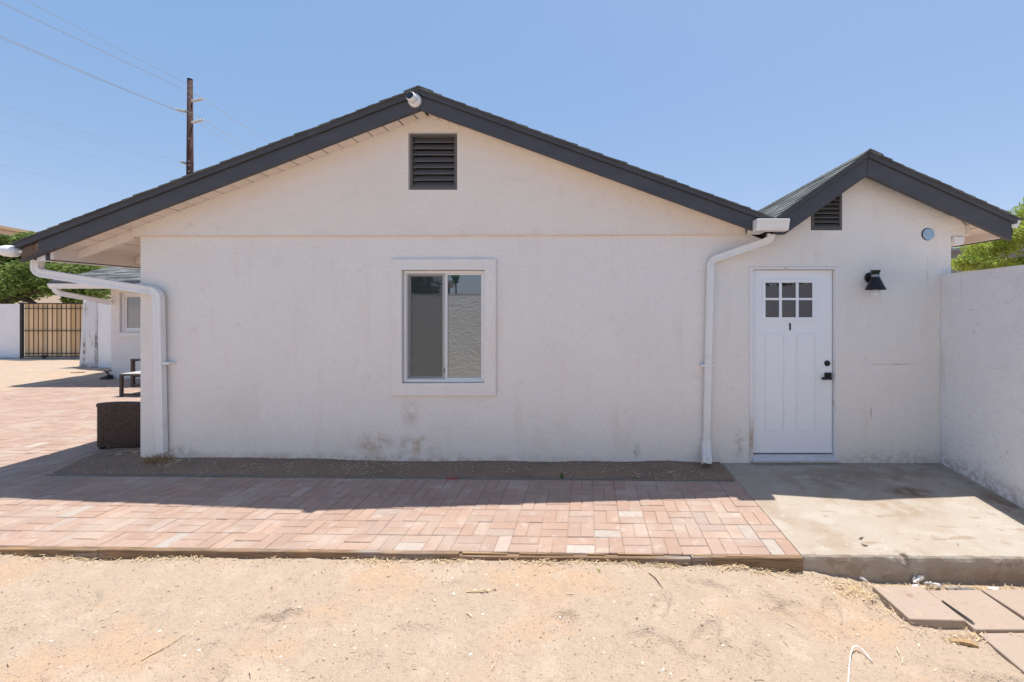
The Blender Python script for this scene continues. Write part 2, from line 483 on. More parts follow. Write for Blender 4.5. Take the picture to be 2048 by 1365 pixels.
        me.materials.append(M[mat] if isinstance(mat, str) else mat)
        ob = bpy.data.objects.new(name, me)
        COL.objects.link(ob)
        ob.parent = parent
        return ob


def rect(x0, x1, z0, z1):
    return [(x0, z0), (x1, z0), (x1, z1), (x0, z1)]


def tag(o, label=None, cat=None, group=None, kind=None):
    if label: o['label'] = label
    if cat: o['category'] = cat
    if group: o['group'] = group
    if kind: o['kind'] = kind
    return o


def empty(name, loc, label, cat, group=None):
    o = bpy.data.objects.new(name, None)
    o.empty_display_size = 0.2
    COL.objects.link(o)
    o.location = loc
    return tag(o, label, cat, group)


def child(o, src_data, name, loc, rot=(0, 0, 0)):
    c = bpy.data.objects.new(name, src_data)
    COL.objects.link(c)
    c.parent = o
    c.location = Vector(loc) - origin_of(o)
    c.rotation_euler = rot
    return c


def frame(mb, x0, x1, z0, z1, w, y0, y1, wb=None, wt=None):
    wb = w if wb is None else wb
    wt = w if wt is None else wt
    mb.holed(rect(x0, x1, z0, z1), [rect(x0 + w, x1 - w, z0 + wb, z1 - wt)], y0, y1)
    return mb


VN = {}


def vnoise(x, y, s, seed=0):
    """value noise on numpy arrays"""
    g = VN.get(seed)
    if g is None:
        g = VN[seed] = np.random.RandomState(seed).rand(256, 256)
    u, v = np.asarray(x) / s + 1000.0, np.asarray(y) / s + 1000.0
    i, j = np.floor(u).astype(int), np.floor(v).astype(int)
    fu, fv = u - i, v - j
    fu, fv = fu * fu * (3 - 2 * fu), fv * fv * (3 - 2 * fv)
    a = g[i % 256, j % 256]; b = g[(i + 1) % 256, j % 256]
    c = g[i % 256, (j + 1) % 256]; d = g[(i + 1) % 256, (j + 1) % 256]
    return (a * (1 - fu) + b * fu) * (1 - fv) + (c * (1 - fu) + d * fu) * fv - 0.5


def sstep(a, b, x):
    t = np.clip((np.asarray(x, dtype=float) - a) / (b - a), 0, 1)
    return t * t * (3 - 2 * t)


# ------------------------------------------------------------------ ground
def yfront(x):                                                   # front edge of the paving
    return -1.72 - 0.0206 * (np.minimum(x, 1.485) - 1.485) - 0.02 * np.maximum(x - 1.485, 0)


_fr = random.Random(5)
FOOT = []
for _ in range(46):
    a = _fr.uniform(0, 3.14)
    FOOT.append((_fr.uniform(-4.2, 3.0), _fr.uniform(-2.75, -1.95), math.cos(a), math.sin(a), _fr.uniform(.06, .13), _fr.uniform(.035, .055), _fr.uniform(.010, .026)))


def sand_z(x, y):
    base = -0.042 - 0.055 * sstep(0.7, 1.5, x) - 0.085 * sstep(1.4, 2.1, x)
    dist = yfront(x) - y                                         # metres in front of the edge
    near = np.exp(-np.maximum(dist, 0) / 0.10)
    dip = 0.028 * np.exp(-((x + 3.42) / 0.22) ** 2) + 0.02 * np.exp(-((x - 0.75) / 0.25) ** 2) - 0.035 * np.exp(-((x - 1.02) / 0.13) ** 2) * near
    z = base - dip * near + 0.02 * vnoise(x, y, 0.9, 1) + 0.012 * vnoise(x, y, 0.28, 2) + 0.008 * vnoise(x, y, 0.09, 3) + 0.007 * vnoise(x, y, 0.035, 4)
    for fx_, fy_, ca, sa, la, lb, dp_ in FOOT:
        u = ((x - fx_) * ca + (y - fy_) * sa) / la
        v = (-(x - fx_) * sa + (y - fy_) * ca) / lb
        q2 = u * u + v * v
        z = z - dp_ * np.exp(-q2 * q2) + dp_ * 0.35 * np.exp(-(np.sqrt(q2) - 1.45) ** 2 / 0.08)
    z = z + 0.006 * np.maximum(vnoise(x, y, 0.022, 6) - 0.25, 0) * 4
    return z


def ground_z(x, y):
    x = np.asarray(x, dtype=float); y = np.asarray(y, dtype=float)
    t = sstep(0.004, 0.03, y - yfront(x))
    left = sstep(-11.6, -12.2, x)
    back = -0.0065 + left * (0.0065 + 0.03 * vnoise(x, y, 0.8, 5) + 0.02 * vnoise(x, y, 0.25, 7))
    far = sstep(30, 60, np.maximum(np.abs(x), np.abs(y)))
    return (sand_z(x, y) * (1 - t) + back * t) * (1 - far)


def grid(name, xs, ys, zf, mat, kind='structure'):
    X, Y = np.meshgrid(xs, ys)
    Z = zf(X, Y)
    nx, ny = len(xs), len(ys)
    vs = np.stack([X.ravel(), Y.ravel(), Z.ravel()], 1)
    idx = np.arange(nx * ny).reshape(ny, nx)
    fs = np.stack([idx[:-1, :-1].ravel(), idx[:-1, 1:].ravel(), idx[1:, 1:].ravel(), idx[1:, :-1].ravel()], 1)
    me = bpy.data.meshes.new(name)
    me.vertices.add(len(vs)); me.vertices.foreach_set('co', vs.ravel())
    me.loops.add(fs.size); me.loops.foreach_set('vertex_index', fs.ravel().astype(np.int32))
    me.polygons.add(len(fs)); me.polygons.foreach_set('loop_start', (np.arange(len(fs)) * 4).astype(np.int32))
    me.update(calc_edges=True)
    me.polygons.foreach_set('use_smooth', np.ones(len(fs), dtype=bool))
    me.materials.append(M[mat])
    o = bpy.data.objects.new(name, me)
    COL.objects.link(o)
    if kind: o['kind'] = kind
    return o


xs = np.concatenate([[-1500, -500, -200, -100, -60, -45, -35, -28], np.arange(-24, -6, 0.3), np.arange(-6, -4.4, 0.1), np.arange(-4.4, 3.6, 0.014), np.arange(3.6, 8, 0.2), np.arange(8, 30, 2), [40, 60, 100, 200, 500, 1500]])
ys = np.concatenate([[-1500, -500, -200, -100, -50, -30, -20, -14, -10], np.arange(-8, -3.3, 0.15), np.arange(-3.3, -1.5, 0.013), np.arange(-1.5, 0, 0.25), np.arange(0, 10, 0.3), np.arange(10, 30, 2), [35, 45, 60, 100, 200, 500, 1500]])
ground = grid('ground', xs, ys, ground_z, 'sand')

# ------------------------------------------------------------------ brick paving
CELL = 0.2035
bl, bw, bh = 0.2005, 0.0990, 0.06
paving = tag(MB().box(-11.7, 1.47, -0.9, 0.05, -0.10, -0.03).build('brick_paving', 'soil'), kind='structure')
mb = MB().box(-bl / 2, bl / 2, -bw / 2, bw / 2, -bh, 0)
brick_me = None


def brick_mesh(mat):
    o = MB().box(-bl / 2, bl / 2, -bw / 2, bw / 2, -bh, 0).build('brick', mat, bevel=0.004)
    me = o.data
    bpy.data.objects.remove(o)
    return me


BM = {k: brick_mesh(k) for k in ('paver', 'paver_white', 'paver_grey')}
slots = []                                                       # (x, y, angle)
SK = -0.0206


def planter_edge(x):
    return -0.47 + SK * (x - 1.44)


for i in range(-66, 0):
    for j in range(0, 40):
        cx = 1.487 + (i + 0.5) * CELL
        yb = -1.72 + (j + 0.5) * CELL
        cy = yb + SK * (cx - 1.485)
        if cx < -11.7 or cy > 5.3:
            continue
        if cx > -5.42 and cy > planter_edge(cx) - 0.055 and not (cy > 0.32 and cx < -4.9):
            continue
        if cx > -4.98 and cy > planter_edge(cx) - 0.1:
            continue
        if cy > 0.24: cy += 0.03
        if cx < -10.9: cx -= 0.03
        if (i + j) % 2 == 0:
            for s in (-1, 1): slots.append((cx, cy + s * CELL / 4, 0.0))
        else:
            for s in (-1, 1): slots.append((cx + s * CELL / 4, cy, math.pi / 2))
# pale and grey bricks stand where the photo shows them
special = {}
for px, py, k in ((1140, 1100, 'paver_white'), (1198, 1068, 'paver_white'), (1248, 1028, 'paver_white'), (835, 1087, 'paver_white'), (1488, 1057, 'paver_white'), (350, 1073, 'paver_white'),
                  (1523, 1085, 'paver_white'), (1195, 975, 'paver_grey'), (1240, 985, 'paver_grey'), (975, 1068, 'paver_grey'), (150, 1020, 'paver_white'), (60, 890, 'paver_white'), (300, 1050, 'paver_grey'), (540, 1020, 'paver_grey'), (60, 893, 'paver_white')):
    d = CAMH * FP / (py - CY)
    gxp, gyp = gx(px, d), d - CAMD
    k2 = min(range(len(slots)), key=lambda q: (slots[q][0] - gxp) ** 2 + (slots[q][1] - gyp) ** 2)
    special[k2] = k


def shown(s):
    x, y, a = s
    d = y + CAMD
    px = CX + x / d * FP
    return 0 <= px <= 2048


order = sorted([k for k in range(len(slots)) if shown(slots[k])], key=lambda k: (slots[k][1] + CAMD) + 0.0 * slots[k][0])
single = set(order[:300]) | {k for k in special if False}
rest = MB()
for k, (x, y, a) in enumerate(slots):
    z = random.uniform(-0.003, 0.002)
    ra = a + math.atan(SK) + random.uniform(-0.012, 0.012)
    rx, ry = random.uniform(-0.012, 0.012), random.uniform(-0.012, 0.012)
    kind = special.get(k, 'paver_grey' if random.random() < 0.012 else 'paver')
    if k in single:
        o = child(paving, BM[kind], 'brick', (x, y, z), (rx, ry, ra))
    elif kind == 'paver_white':
        child(paving, BM[kind], 'brick', (x, y, z), (rx, ry, ra))
    else:
        c, s = math.cos(ra), math.sin(ra)
        q = []
        g = 0.004
        for zz, ins in ((-0.05, 0), (-g, 0), (0, g)):
            for ux, uy in ((-1, -1), (1, -1), (1, 1), (-1, 1)):
                lx, ly = ux * (bl / 2 - ins), uy * (bw / 2 - ins)
                q.append((x + lx * c - ly * s, y + lx * s + ly * c, z + zz + lx * rx * 0.5))
        rest.add(q, [(0, 1, 5, 4), (1, 2, 6, 5), (2, 3, 7, 6), (3, 0, 4, 7), (4, 5, 9, 8), (5, 6, 10, 9), (6, 7, 11, 10), (7, 4, 8, 11), (8, 9, 10, 11)])
tag(rest.build('bricks', 'paver', paving, fix=False), kind='stuff')

# ------------------------------------------------------------------ soil bed along the wall
def bed_z(x, y):
    t = np.clip((y - planter_edge(x)) / (0.0 - planter_edge(x)), 0, 1)
    top = 0.055 - 0.045 * sstep(-4.9, -0.5, x)
    return 0.0 + top * t ** 1.3 + 0.022 * vnoise(x, y, 0.42, 12) + 0.012 * (1 - t) * vnoise(x, y, 0.06, 13) + 0.007 * vnoise(x, y, 0.02, 14) + 0.008


bx = np.arange(-5.5, 1.47, 0.016)
bt = np.linspace(0, 1, 40)
Xg, Tg = np.meshgrid(bx, bt)
Y0 = planter_edge(Xg) + 0.006
Y1 = np.where(Xg < -4.9, 0.30, 0.03)
Yg = Y0 + (Y1 - Y0) * Tg
Zg = bed_z(Xg, Yg)
Zg = np.where(Tg < 0.03, -0.02, Zg)
Zg = np.where(Xg < -5.47, -0.02, Zg)
idx = np.arange(Xg.size).reshape(Xg.shape)
fs = [tuple(int(q) for q in f) for f in np.stack([idx[:-1, :-1].ravel(), idx[:-1, 1:].ravel(), idx[1:, 1:].ravel(), idx[1:, :-1].ravel()], 1)]
m_ = MB()
m_.add(list(zip(Xg.ravel().tolist(), Yg.ravel().tolist(), Zg.ravel().tolist())), fs)
tag(m_.build('soil_bed', 'soil', smooth=True, fix=False), kind='structure')
m_ = MB()
xx = -5.51
while xx < 1.42:
    x2 = min(xx + 1.0, 1.46)
    m_.hexa([(xx, planter_edge(xx) - 0.006, -0.05), (xx, planter_edge(xx) - 0.002, -0.05), (xx, planter_edge(xx) - 0.002, 0.010), (xx, planter_edge(xx) - 0.006, 0.010)],
            [(x2, planter_edge(x2) - 0.006, -0.05), (x2, planter_edge(x2) - 0.002, -0.05), (x2, planter_edge(x2) - 0.002, 0.008), (x2, planter_edge(x2) - 0.006, 0.008)])
    xx = x2
tag(m_.build('metal_edging', 'steel'), 'thin blue grey metal edging strip between the dark soil bed and the red pavers', 'edging')

# ------------------------------------------------------------------ timber edging in front of the paving
edging = empty('timber_edging', (0, -1.75, 0), 'weathered low timber edging holding the red pavers above the sand', 'edging')
cuts = [-7.2, -3.44, -0.88, 0.72, 1.484]
for a, b in zip(cuts[:-1], cuts[1:]):
    m_ = MB()
    n = max(2, int((b - a) / 0.12))
    off = random.uniform(-0.006, 0.004)
    tz = random.uniform(-0.006, 0.004)
    q = np.linspace(a + 0.003, b - 0.003, n)
    rows = []
    for x in q:
        yf = float(yfront(np.array(x))) + off
        w = 0.004 * float(vnoise(np.array(x), np.array(a), 0.3, 21))
        zt = -0.002 + tz + 0.006 * float(vnoise(np.array(x), np.array(a), 0.25, 22))
        rows.append([(x, yf - 0.038 + w, -0.16), (x, yf - 0.004, -0.16), (x, yf - 0.004, zt), (x, yf - 0.034 + w, zt), (x, yf - 0.038 + w, zt - 0.004)])
    vs = [p for r in rows for p in r]
    fs = []
    for i in range(n - 1):
        for j in range(5):
            k = (j + 1) % 5
            fs.append((i * 5 + j, i * 5 + k, (i + 1) * 5 + k, (i + 1) * 5 + j))
    fs += [(4, 3, 2, 1, 0), tuple((n - 1) * 5 + j for j in range(5))]
    m_.add(vs, fs)
    m_.build('board', 'timber', edging)
    # a second thin plank splits off on top of the right hand lengths
    if a > -1.0:
        xq = a + 0.02
        while xq < b - 0.1:
            x2 = min(xq + random.uniform(0.12, 0.5), b - 0.02)
            w = random.uniform(0.008, 0.02)
            off = random.uniform(-0.012, 0.0)
            y_1, y_2 = float(yfront(np.array(xq))), float(yfront(np.array(x2)))
            MB().hexa([(xq, y_1 - 0.018 + off, -0.004), (x2, y_2 - 0.018 + off, -0.004), (x2, y_2 - 0.016 + off, 0.003), (xq, y_1 - 0.018 + off, 0.005)],
                      [(xq, y_1 - 0.018 + off + w, -0.004), (x2, y_2 - 0.016 + off + w * .4, -0.004), (x2, y_2 - 0.016 + off + w * .4, 0.002), (xq, y_1 - 0.018 + off + w, 0.004)]).build('splinter', 'chip', edging)
            xq = x2 + random.uniform(0.02, 0.3)

# ------------------------------------------------------------------ concrete slab by the door
def slab_front(x):
    return -1.72 - 0.02 * (x - 1.487)


m_ = MB()
q = np.arange(1.488, 4.1, 0.018)
rows = []
for x in q:
    n1 = float(vnoise(np.array(x), np.array(0.0), 0.06, 31)) + 0.6 * float(vnoise(np.array(x), np.array(0.0), 0.02, 32))
    chip = 0.010 + 0.016 * max(0, n1 + 0.15) + 0.03 * math.exp(-((x - 2.185) / 0.022) ** 2)
    yf = slab_front(x) + 0.012 * float(vnoise(np.array(x), np.array(0.0), 0.25, 33))
    zc = -0.008 - chip * 0.9
    rows.append([(x, 0.2, 0.0), (x, -0.9, 0.0), (x, yf + chip + 0.05, 0.0), (x, yf + chip, -0.001), (x, yf + chip * 0.35, zc * 0.6), (x, yf, zc - 0.01), (x, yf - 0.004 + 0.008 * n1, -0.09), (x, yf + 0.006 * n1, -0.14), (x, yf, -0.35), (x, 0.2, -0.35)])
vs = [p for r in rows for p in r]
fs = []
k = len(rows[0])
for i in range(len(rows) - 1):
    for j in range(k):
        j2 = (j + 1) % k
        fs.append((i * k + j, (i + 1) * k + j, (i + 1) * k + j2, i * k + j2))
fs += [tuple(range(k)), tuple((len(rows) - 1) * k + j for j in range(k - 1, -1, -1))]
m_.add(vs, fs)
tag(m_.build('concrete_slab', 'concrete'), kind='structure')

# ------------------------------------------------------------------ main house
house = empty('house', (0, 0, 0), 'white stucco house with a low charcoal trimmed gable and a smaller gable over its door', 'house')
W = CAMD
ZB = gz(473, W)                                                  # drip line under the gable
RP, LP, VP = (-1.715, 3.965), (-5.88, 2.378), (1.95, 2.635)      # main rake: ridge, left end, right end
AP, AR = (2.947, 3.345), (4.52, 2.640)                           # annex rake: ridge, right end
DEPTH = 5.2


def rake(x):
    if x <= RP[0]: return LP[1] + (x - LP[0]) * (RP[1] - LP[1]) / (RP[0] - LP[0])
    return RP[1] + (x - RP[0]) * (VP[1] - RP[1]) / (VP[0] - RP[0])


def arake(x):
    if x <= AP[0]: return VP[1] + (x - VP[0]) * (AP[1] - VP[1]) / (AP[0] - VP[0])
    return AP[1] + (x - AP[0]) * (AR[1] - AP[1]) / (AR[0] - AP[0])


XL, XR = gx(281, W), gx(1902, W)
wx0, wx1, wz0, wz1 = gx(806, W), gx(971, W), gz(766, W), gz(541, W)
dx0, dx1, dz1 = gx(1498, W), gx(1675, W), gz(534, W)
vx0, vx1, vz0, vz1 = gx(820, W), gx(915, W), gz(381, W), gz(269, W)
ax0, ax1, az0 = gx(1622, W), gx(1684, W), gz(461, W)
SOF = 0.17
ZC = gz(474, W)                                                  # foot of the rounded stucco lobe at the right eave
outer = [(XL, -0.3), (dx0, -0.3), (dx0, dz1), (dx1, dz1), (dx1, -0.3), (XR, -0.3), (XR, ZC), (4.125, ZC), (4.152, ZC + 0.02), (4.160, ZC + 0.08), (4.145, ZC + 0.13), (4.10, ZC + 0.172), (4.03, ZC + 0.205), (XR, arake(XR) - SOF - 0.004), (AP[0], AP[1] - SOF), (ax1, arake(ax1) - SOF), (ax1, az0), (ax0, az0), (ax0, arake(ax0) - SOF), (VP[0] + .02, VP[1] - 0.2),
         (RP[0], RP[1] - SOF), (XL, rake(XL) - SOF)]
m_ = MB().holed(outer, [rect(wx0, wx1, wz0, wz1), rect(vx0, vx1, vz0, vz1)], 0.0, 0.14)
wall = m_.build('wall', 'stucco', house, fix=False)
# the gable skin sits 18 mm proud of the wall and ends in a strip that paints bounced light
GXL, GXR = gx(268, W), gx(1490, W)
gpoly = [(GXL, ZB), (GXR, ZB + 0.02), (GXR, rake(GXR) - SOF), (RP[0], RP[1] - SOF), (GXL, rake(GXL) - SOF - 0.005)]
gable = MB().holed(gpoly, [rect(vx0 - 0.01, vx1 + 0.002, vz0, vz1 + 0.01)], -0.019, -0.001).build('gable_wall', 'gable_bounce_stucco', house, fix=False)
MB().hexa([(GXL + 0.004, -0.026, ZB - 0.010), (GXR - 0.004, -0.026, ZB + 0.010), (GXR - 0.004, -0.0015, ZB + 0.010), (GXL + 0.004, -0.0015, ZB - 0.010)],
    [(GXL + 0.004, -0.026, ZB - 0.001), (GXR - 0.004, -0.026, ZB + 0.019), (GXR - 0.004, -0.0015, ZB + 0.019), (GXL + 0.004, -0.0015, ZB - 0.001)]).build('drip_bounce_strip', 'lip_bounce', house)  # strip added to paint bounced light along the drip line
tag(gable, 'upper gable skin with warm bounce light in its colour, standing proud of the wall below')
# side and back walls
m_ = MB().box(XL, XL + 0.14, 0.14, DEPTH, -0.3, rake(XL) - SOF).box(XR - 0.14, XR, 0.14, DEPTH, -0.3, arake(XR) - SOF)
m_.prism([(XL, -0.3), (XR, -0.3), (XR, arake(XR) - SOF), (AP[0], AP[1] - SOF), (VP[0], VP[1] - 0.2), (RP[0], RP[1] - SOF), (XL, rake(XL) - SOF)], DEPTH, DEPTH + 0.14)
m_.build('wall', 'stucco', house)
MB().box(-2.4, -0.7, 0.3, 0.5, 0.6, 3.5).build('dark_backing', 'dark_void', house)  # added dark sheets stand for the unlit interior
MB().prism([(2.40, 2.4), (2.95, 2.4), (2.95, 3.12), (2.40, 2.76)], 0.2, 0.3).build('dark_backing', 'dark_void', house)

# roofs
DT = 0.020                                                       # shingle build-up under the rake line


def deck(pts, name, yf):
    poly = [(p[0], p[1] - 0.1655) for p in pts] + [(p[0], p[1] - DT) for p in reversed(pts)]
    return MB().prism(poly, yf, DEPTH + 0.25).build(name, 'dark_void', house)  # deck coloured near-black to put shade between the planks


def courses(mb, x0, z0, x1, z1, y0, y1, expo=0.135, tab=0.32, th=0.011):
    """overlapping shingle tabs from the eave (x0,z0) up to the ridge (x1,z1)"""
    dx, dz = x1 - x0, z1 - z0
    L = math.hypot(dx, dz)
    ux, uz = dx / L, dz / L
    nx, nz = -uz, ux
    if nz < 0: nx, nz = -nx, -nz
    n = int(L / expo) + 1
    for i in range(n):
        s0 = i * expo - 0.012
        s1 = min(s0 + expo * 1.9, L + 0.01)
        y = y0 - random.uniform(0.0, 0.012)
        first = True
        while y < y1:
            w = tab * random.uniform(0.7, 1.15) * (random.uniform(0.4, 1.0) if first else 1)
            first = False
            ye = min(y + w, y1)
            t = th * random.uniform(0.8, 1.5)
            j = random.uniform(-0.006, 0.006)
            lo0, lo1, hi0 = (s0 + j, 0.002), (s0 + j, 0.004 + t), (s1, 0.003)

            def P(q, yy):
                return (x0 + ux * q[0] + nx * q[1], yy, z0 + uz * q[0] + nz * q[1])
            a, b, c = P(lo0, y), P(lo1, y), P(hi0, y)
            d, e, f = P(lo0, ye - 0.004), P(lo1, ye - 0.004), P(hi0, ye - 0.004)
            mb.add([a, b, c, d, e, f], [(0, 1, 2), (5, 4, 3), (0, 3, 4, 1), (1, 4, 5, 2), (2, 5, 3, 0)])
            y = ye


YB, YT = -0.26, -0.285                                           # barge board and trim planes
roof = deck([LP, RP, VP], 'roof', -0.2105)
m_ = MB()
courses(m_, LP[0], LP[1] - DT, RP[0], RP[1] - DT, YT - 0.012, DEPTH + 0.3)
courses(m_, VP[0] - 0.02, VP[1] - DT, RP[0], RP[1] - DT, YT - 0.012, DEPTH + 0.3)
yy = YT - 0.02
while yy < DEPTH + 0.2:                                          # ridge caps
    for s in (-1, 1):
        p = RP[0] + s * 0.15
        z = rake(p)
        m_.hexa([(RP[0], yy, RP[1] - 0.004), (RP[0], yy + 0.24, RP[1] - 0.010), (p, yy + 0.24, z - 0.010), (p, yy, z - 0.004)],
                [(RP[0], yy, RP[1] + 0.010), (RP[0], yy + 0.24, RP[1] + 0.004), (p, yy + 0.24, z + 0.0), (p, yy, z + 0.010)])
    yy += 0.15
tag(m_.build('shingles', 'shingle', roof, fix=True), kind='stuff')
aroof = deck([VP, AP, AR], 'roof', -0.1485)
m_ = MB()
courses(m_, VP[0], VP[1] - DT, AP[0], AP[1] - DT, -0.235, DEPTH + 0.3)
courses(m_, AR[0], AR[1] - DT, AP[0], AP[1] - DT, -0.235, DEPTH + 0.3)
yy = -0.245
while yy < DEPTH + 0.2:
    for s in (-1, 1):
        p = AP[0] + s * 0.14
        z = arake(p)
        m_.hexa([(AP[0], yy, AP[1] - 0.006), (AP[0], yy + 0.24, AP[1] - 0.012), (p, yy + 0.24, z - 0.012), (p, yy, z - 0.006)],
                [(AP[0], yy, AP[1] + 0.008), (AP[0], yy + 0.24, AP[1] + 0.002), (p, yy + 0.24, z + 0.0), (p, yy, z + 0.008)])
    yy += 0.15
tag(m_.build('shingles', 'shingle', aroof), kind='stuff')


def rake_board(parent, f, xa, xb, t0, t1, y0, y1, name, mat='dark_trim', cut=True):
    za, zb = f(xa), f(xb)
    o = MB().prism([(xa, za - t1), (xb, zb - t1), (xb, zb - t0), (xa, za - t0)], y0, y1).build(name, mat, parent, bevel=0.003)
    return o


g = 0.0015
rake_board(roof, rake, -5.66, RP[0] - g, 0.074, 0.216, YB, -0.212, 'barge_board')
MB().prism([(RP[0] + g, rake(RP[0] + g) - 0.216), (1.755, 2.49), (1.93, 2.49), (1.93, rake(1.93) - 0.074), (RP[0] + g, rake(RP[0] + g) - 0.074)], YB, -0.212).build('barge_board', 'dark_trim', roof, bevel=0.003)
rake_board(roof, rake, LP[0] + 0.01, RP[0] - g, 0.012, 0.072, YT, -0.212, 'rake_trim')
rake_board(roof, rake, RP[0] + g, VP[0], 0.012, 0.072, YT, -0.212, 'rake_trim')
rake_board(roof, rake, LP[0] + 0.02, -5.664, 0.198, 0.216, YB, -0.212, 'barge_board')
# bare weathered end of the left barge board
b_ = rake_board(roof, rake, LP[0] + 0.03, -5.664, 0.080, 0.196, YB + 0.012, -0.214, 'board_end', 'rotten')
tag(b_, 'bare rotten board end where the charcoal paint is gone')
YA, YAT = -0.20, -0.222
MB().prism([(1.955, 2.47), (2.087, 2.47), (AP[0] - g, arake(AP[0] - g) - 0.262), (AP[0] - g, arake(AP[0] - g) - 0.074), (1.955, arake(1.955) - 0.074)], YA, -0.15).build('barge_board', 'dark_trim', aroof, bevel=0.003)
rake_board(aroof, arake, AP[0] + g, 4.46, 0.074, 0.262, YA, -0.15, 'barge_board')
rake_board(aroof, arake, VP[0], AP[0] - g, 0.012, 0.072, YAT, -0.15, 'rake_trim')
rake_board(aroof, arake, AP[0] + g, 4.50, 0.012, 0.072, YAT, -0.15, 'rake_trim')

# soffit planks, laid front to back under the deck
def planks(parent, f, xa, xb, w, ya, yb, gap=0.006):
    x = xa
    while x < xb - 0.02:
        x2 = min(x + w, xb)
        a, b = x + gap, x2 - gap
        t = 0.1662
        u = 0.174 + random.uniform(-0.002, 0.002)
        MB().prism([(a, f(a) - u), (b, f(b) - u), (b, f(b) - t), (a, f(a) - t)], ya, yb).build('soffit_board', 'soffit', parent)
        x = x2


planks(roof, rake, -5.62, XL - 0.05, 0.163, -0.210, DEPTH)
planks(roof, rake, XL - 0.05, RP[0] - 0.01, 0.163, -0.210, -0.021)
planks(roof, rake, RP[0] + 0.01, RP[0] + 0.34, 0.11, -0.210, -0.021)
planks(roof, rake, RP[0] + 0.34, GXR, 0.163, -0.210, -0.021, 0.0004)
planks(aroof, arake, XR + 0.005, 4.42, 0.14, -0.148, DEPTH)
# rafter tails and eave boards
for k, yy in enumerate((0.02, 0.62, 1.22, 1.82, 2.42, 3.02, 3.62, 4.22, 4.82)):
    xa, xb = -5.565, XL - 0.002
    if k == 0:
        xb = GXL - 0.003
    MB().prism([(xa, rake(xa) - 0.262), (xb, rake(xb) - 0.275), (xb, rake(xb) - 0.176), (xa, rake(xa) - 0.176)], yy - 0.022, yy + 0.022).build('rafter', 'soffit', roof, bevel=0.003)
    if k in (1, 3, 5, 7):
        xa, xb = XR + 0.002, 4.40
        MB().prism([(xa, arake(xa) - 0.27), (xb, arake(xb) - 0.25), (xb, arake(xb) - 0.176), (xa, arake(xa) - 0.176)], yy - 0.022, yy + 0.022).build('rafter', 'soffit', aroof, bevel=0.003)
MB().box(-5.60, -5.566, -0.210, DEPTH, 2.203, 2.335).build('eave_board', 'soffit', roof, bevel=0.003)
MB().box(-5.645, -5.602, -0.210, DEPTH, 2.195, 2.38).build('fascia', 'dark_trim', roof)
MB().box(4.402, 4.438, -0.148, DEPTH, 2.44, 2.54).build('eave_board', 'soffit', aroof, bevel=0.003)
MB().box(4.440, 4.470, -0.148, DEPTH, 2.43, 2.58).build('fascia', 'dark_trim', aroof)
GP = [(0, 0), (0.085, 0), (0.095, 0.03), (0.115, 0.07), (0.115, 0.10), (0.108, 0.10), (0.108, 0.073), (0.088, 0.035), (0.079, 0.006), (0.006, 0.006), (0.006, 0.10), (0, 0.10)]


def gutter(x, y0, y1, z, side, parent):
    poly = [(x + side * p[0], z + p[1]) for p in GP]
    m = MB().prism(poly, y0, y1)
    m.prism([(x + side * p[0], z + p[1]) for p in GP[:5]] + [(x, z + 0.10)], y0 - 0.004, y0)
    return m.build('gutter', 'gutter', parent)


gutter(-5.648, -0.205, DEPTH, 2.19, -1, house)
gutter(4.474, -0.16, DEPTH, 2.545, 1, house)

# stucco corbel at the right top corner, with the cut wood and the white cap beside it
zc = gz(474, W)
m_ = MB().prism([(4.165, zc + 0.02), (4.205, zc + 0.015), (4.215, zc + 0.06), (4.20, zc + 0.12), (4.165, zc + 0.135)], 0.0, 0.2)
m_.build('beam_end', 'soffit', house, bevel=0.006)
m_ = MB()
cp = [(4.008, zc - 0.002), (4.012, zc - 0.05)] + [(4.07 + 0.055 * math.cos(a), zc - 0.05 + 0.045 * math.sin(a)) for a in [math.pi + k * math.pi / 8 for k in range(1, 8)]] + [(4.128, zc - 0.05), (4.132, zc - 0.002)]
m_.prism(cp, -0.02, 0.12)
m_.build('gutter_cap', 'gutter', house, bevel=0.004)

# gable vents
def vent(parent, x0, x1, z0, z1, top, n, name='gable_vent', y=-0.005):
    e = MB()
    fw = 0.028
    if top is None:
        frame(e, x0, x1, z0, z1, fw, y - 0.012, y + 0.09)
    else:
        e.holed([(x0, z0), (x1, z0), (x1, top(x1)), (x0, top(x0))], [[(x0 + fw, z0 + fw), (x1 - fw, z0 + fw), (x1 - fw, top(x1 - fw) - fw), (x0 + fw, top(x0 + fw) - fw)]], y - 0.012, y + 0.09)
    v = e.build(name, 'vent_trim', parent, fix=False)
    h = (z1 - z0 - 2 * fw) / n
    for k in range(n):
        zb = z0 + fw + k * h
        xa, xb = x0 + fw + 0.001, x1 - fw - 0.001
        if top is not None:
            lim = lambda xq: top(xq) - fw
            if lim(xb) < zb + 0.02: continue
            if lim(xa) < zb + h:
                sl = (top(x1) - top(x0)) / (x1 - x0)
                xa = max(xa, xb - (lim(xb) - zb - h * 0.6) / sl)
                if xb - xa < 0.03: continue
        j = random.uniform(-0.003, 0.003)
        MB().hexa([(xa, y + 0.0, zb + 0.004 + j), (xb, y + 0.0, zb + 0.004), (xb, y + 0.038, zb + h * 0.9), (xa, y + 0.038, zb + h * 0.9)],
                  [(xa, y + 0.0, zb + 0.016 + j), (xb, y + 0.0, zb + 0.016), (xb, y + 0.040, zb + h * 0.9 + 0.010), (xa, y + 0.040, zb + h * 0.9 + 0.010)]).build('slat', 'vent_trim', v)
    return v


vent(house, vx0 + 0.004, vx1 - 0.001, vz0 + 0.003, vz1 - 0.004, None, 8)
vent(house, ax0 + 0.004, ax1 - 0.003, az0 + 0.004, arake(ax1) - 0.25, lambda x: arake(x) - 0.20, 8, y=0.005)

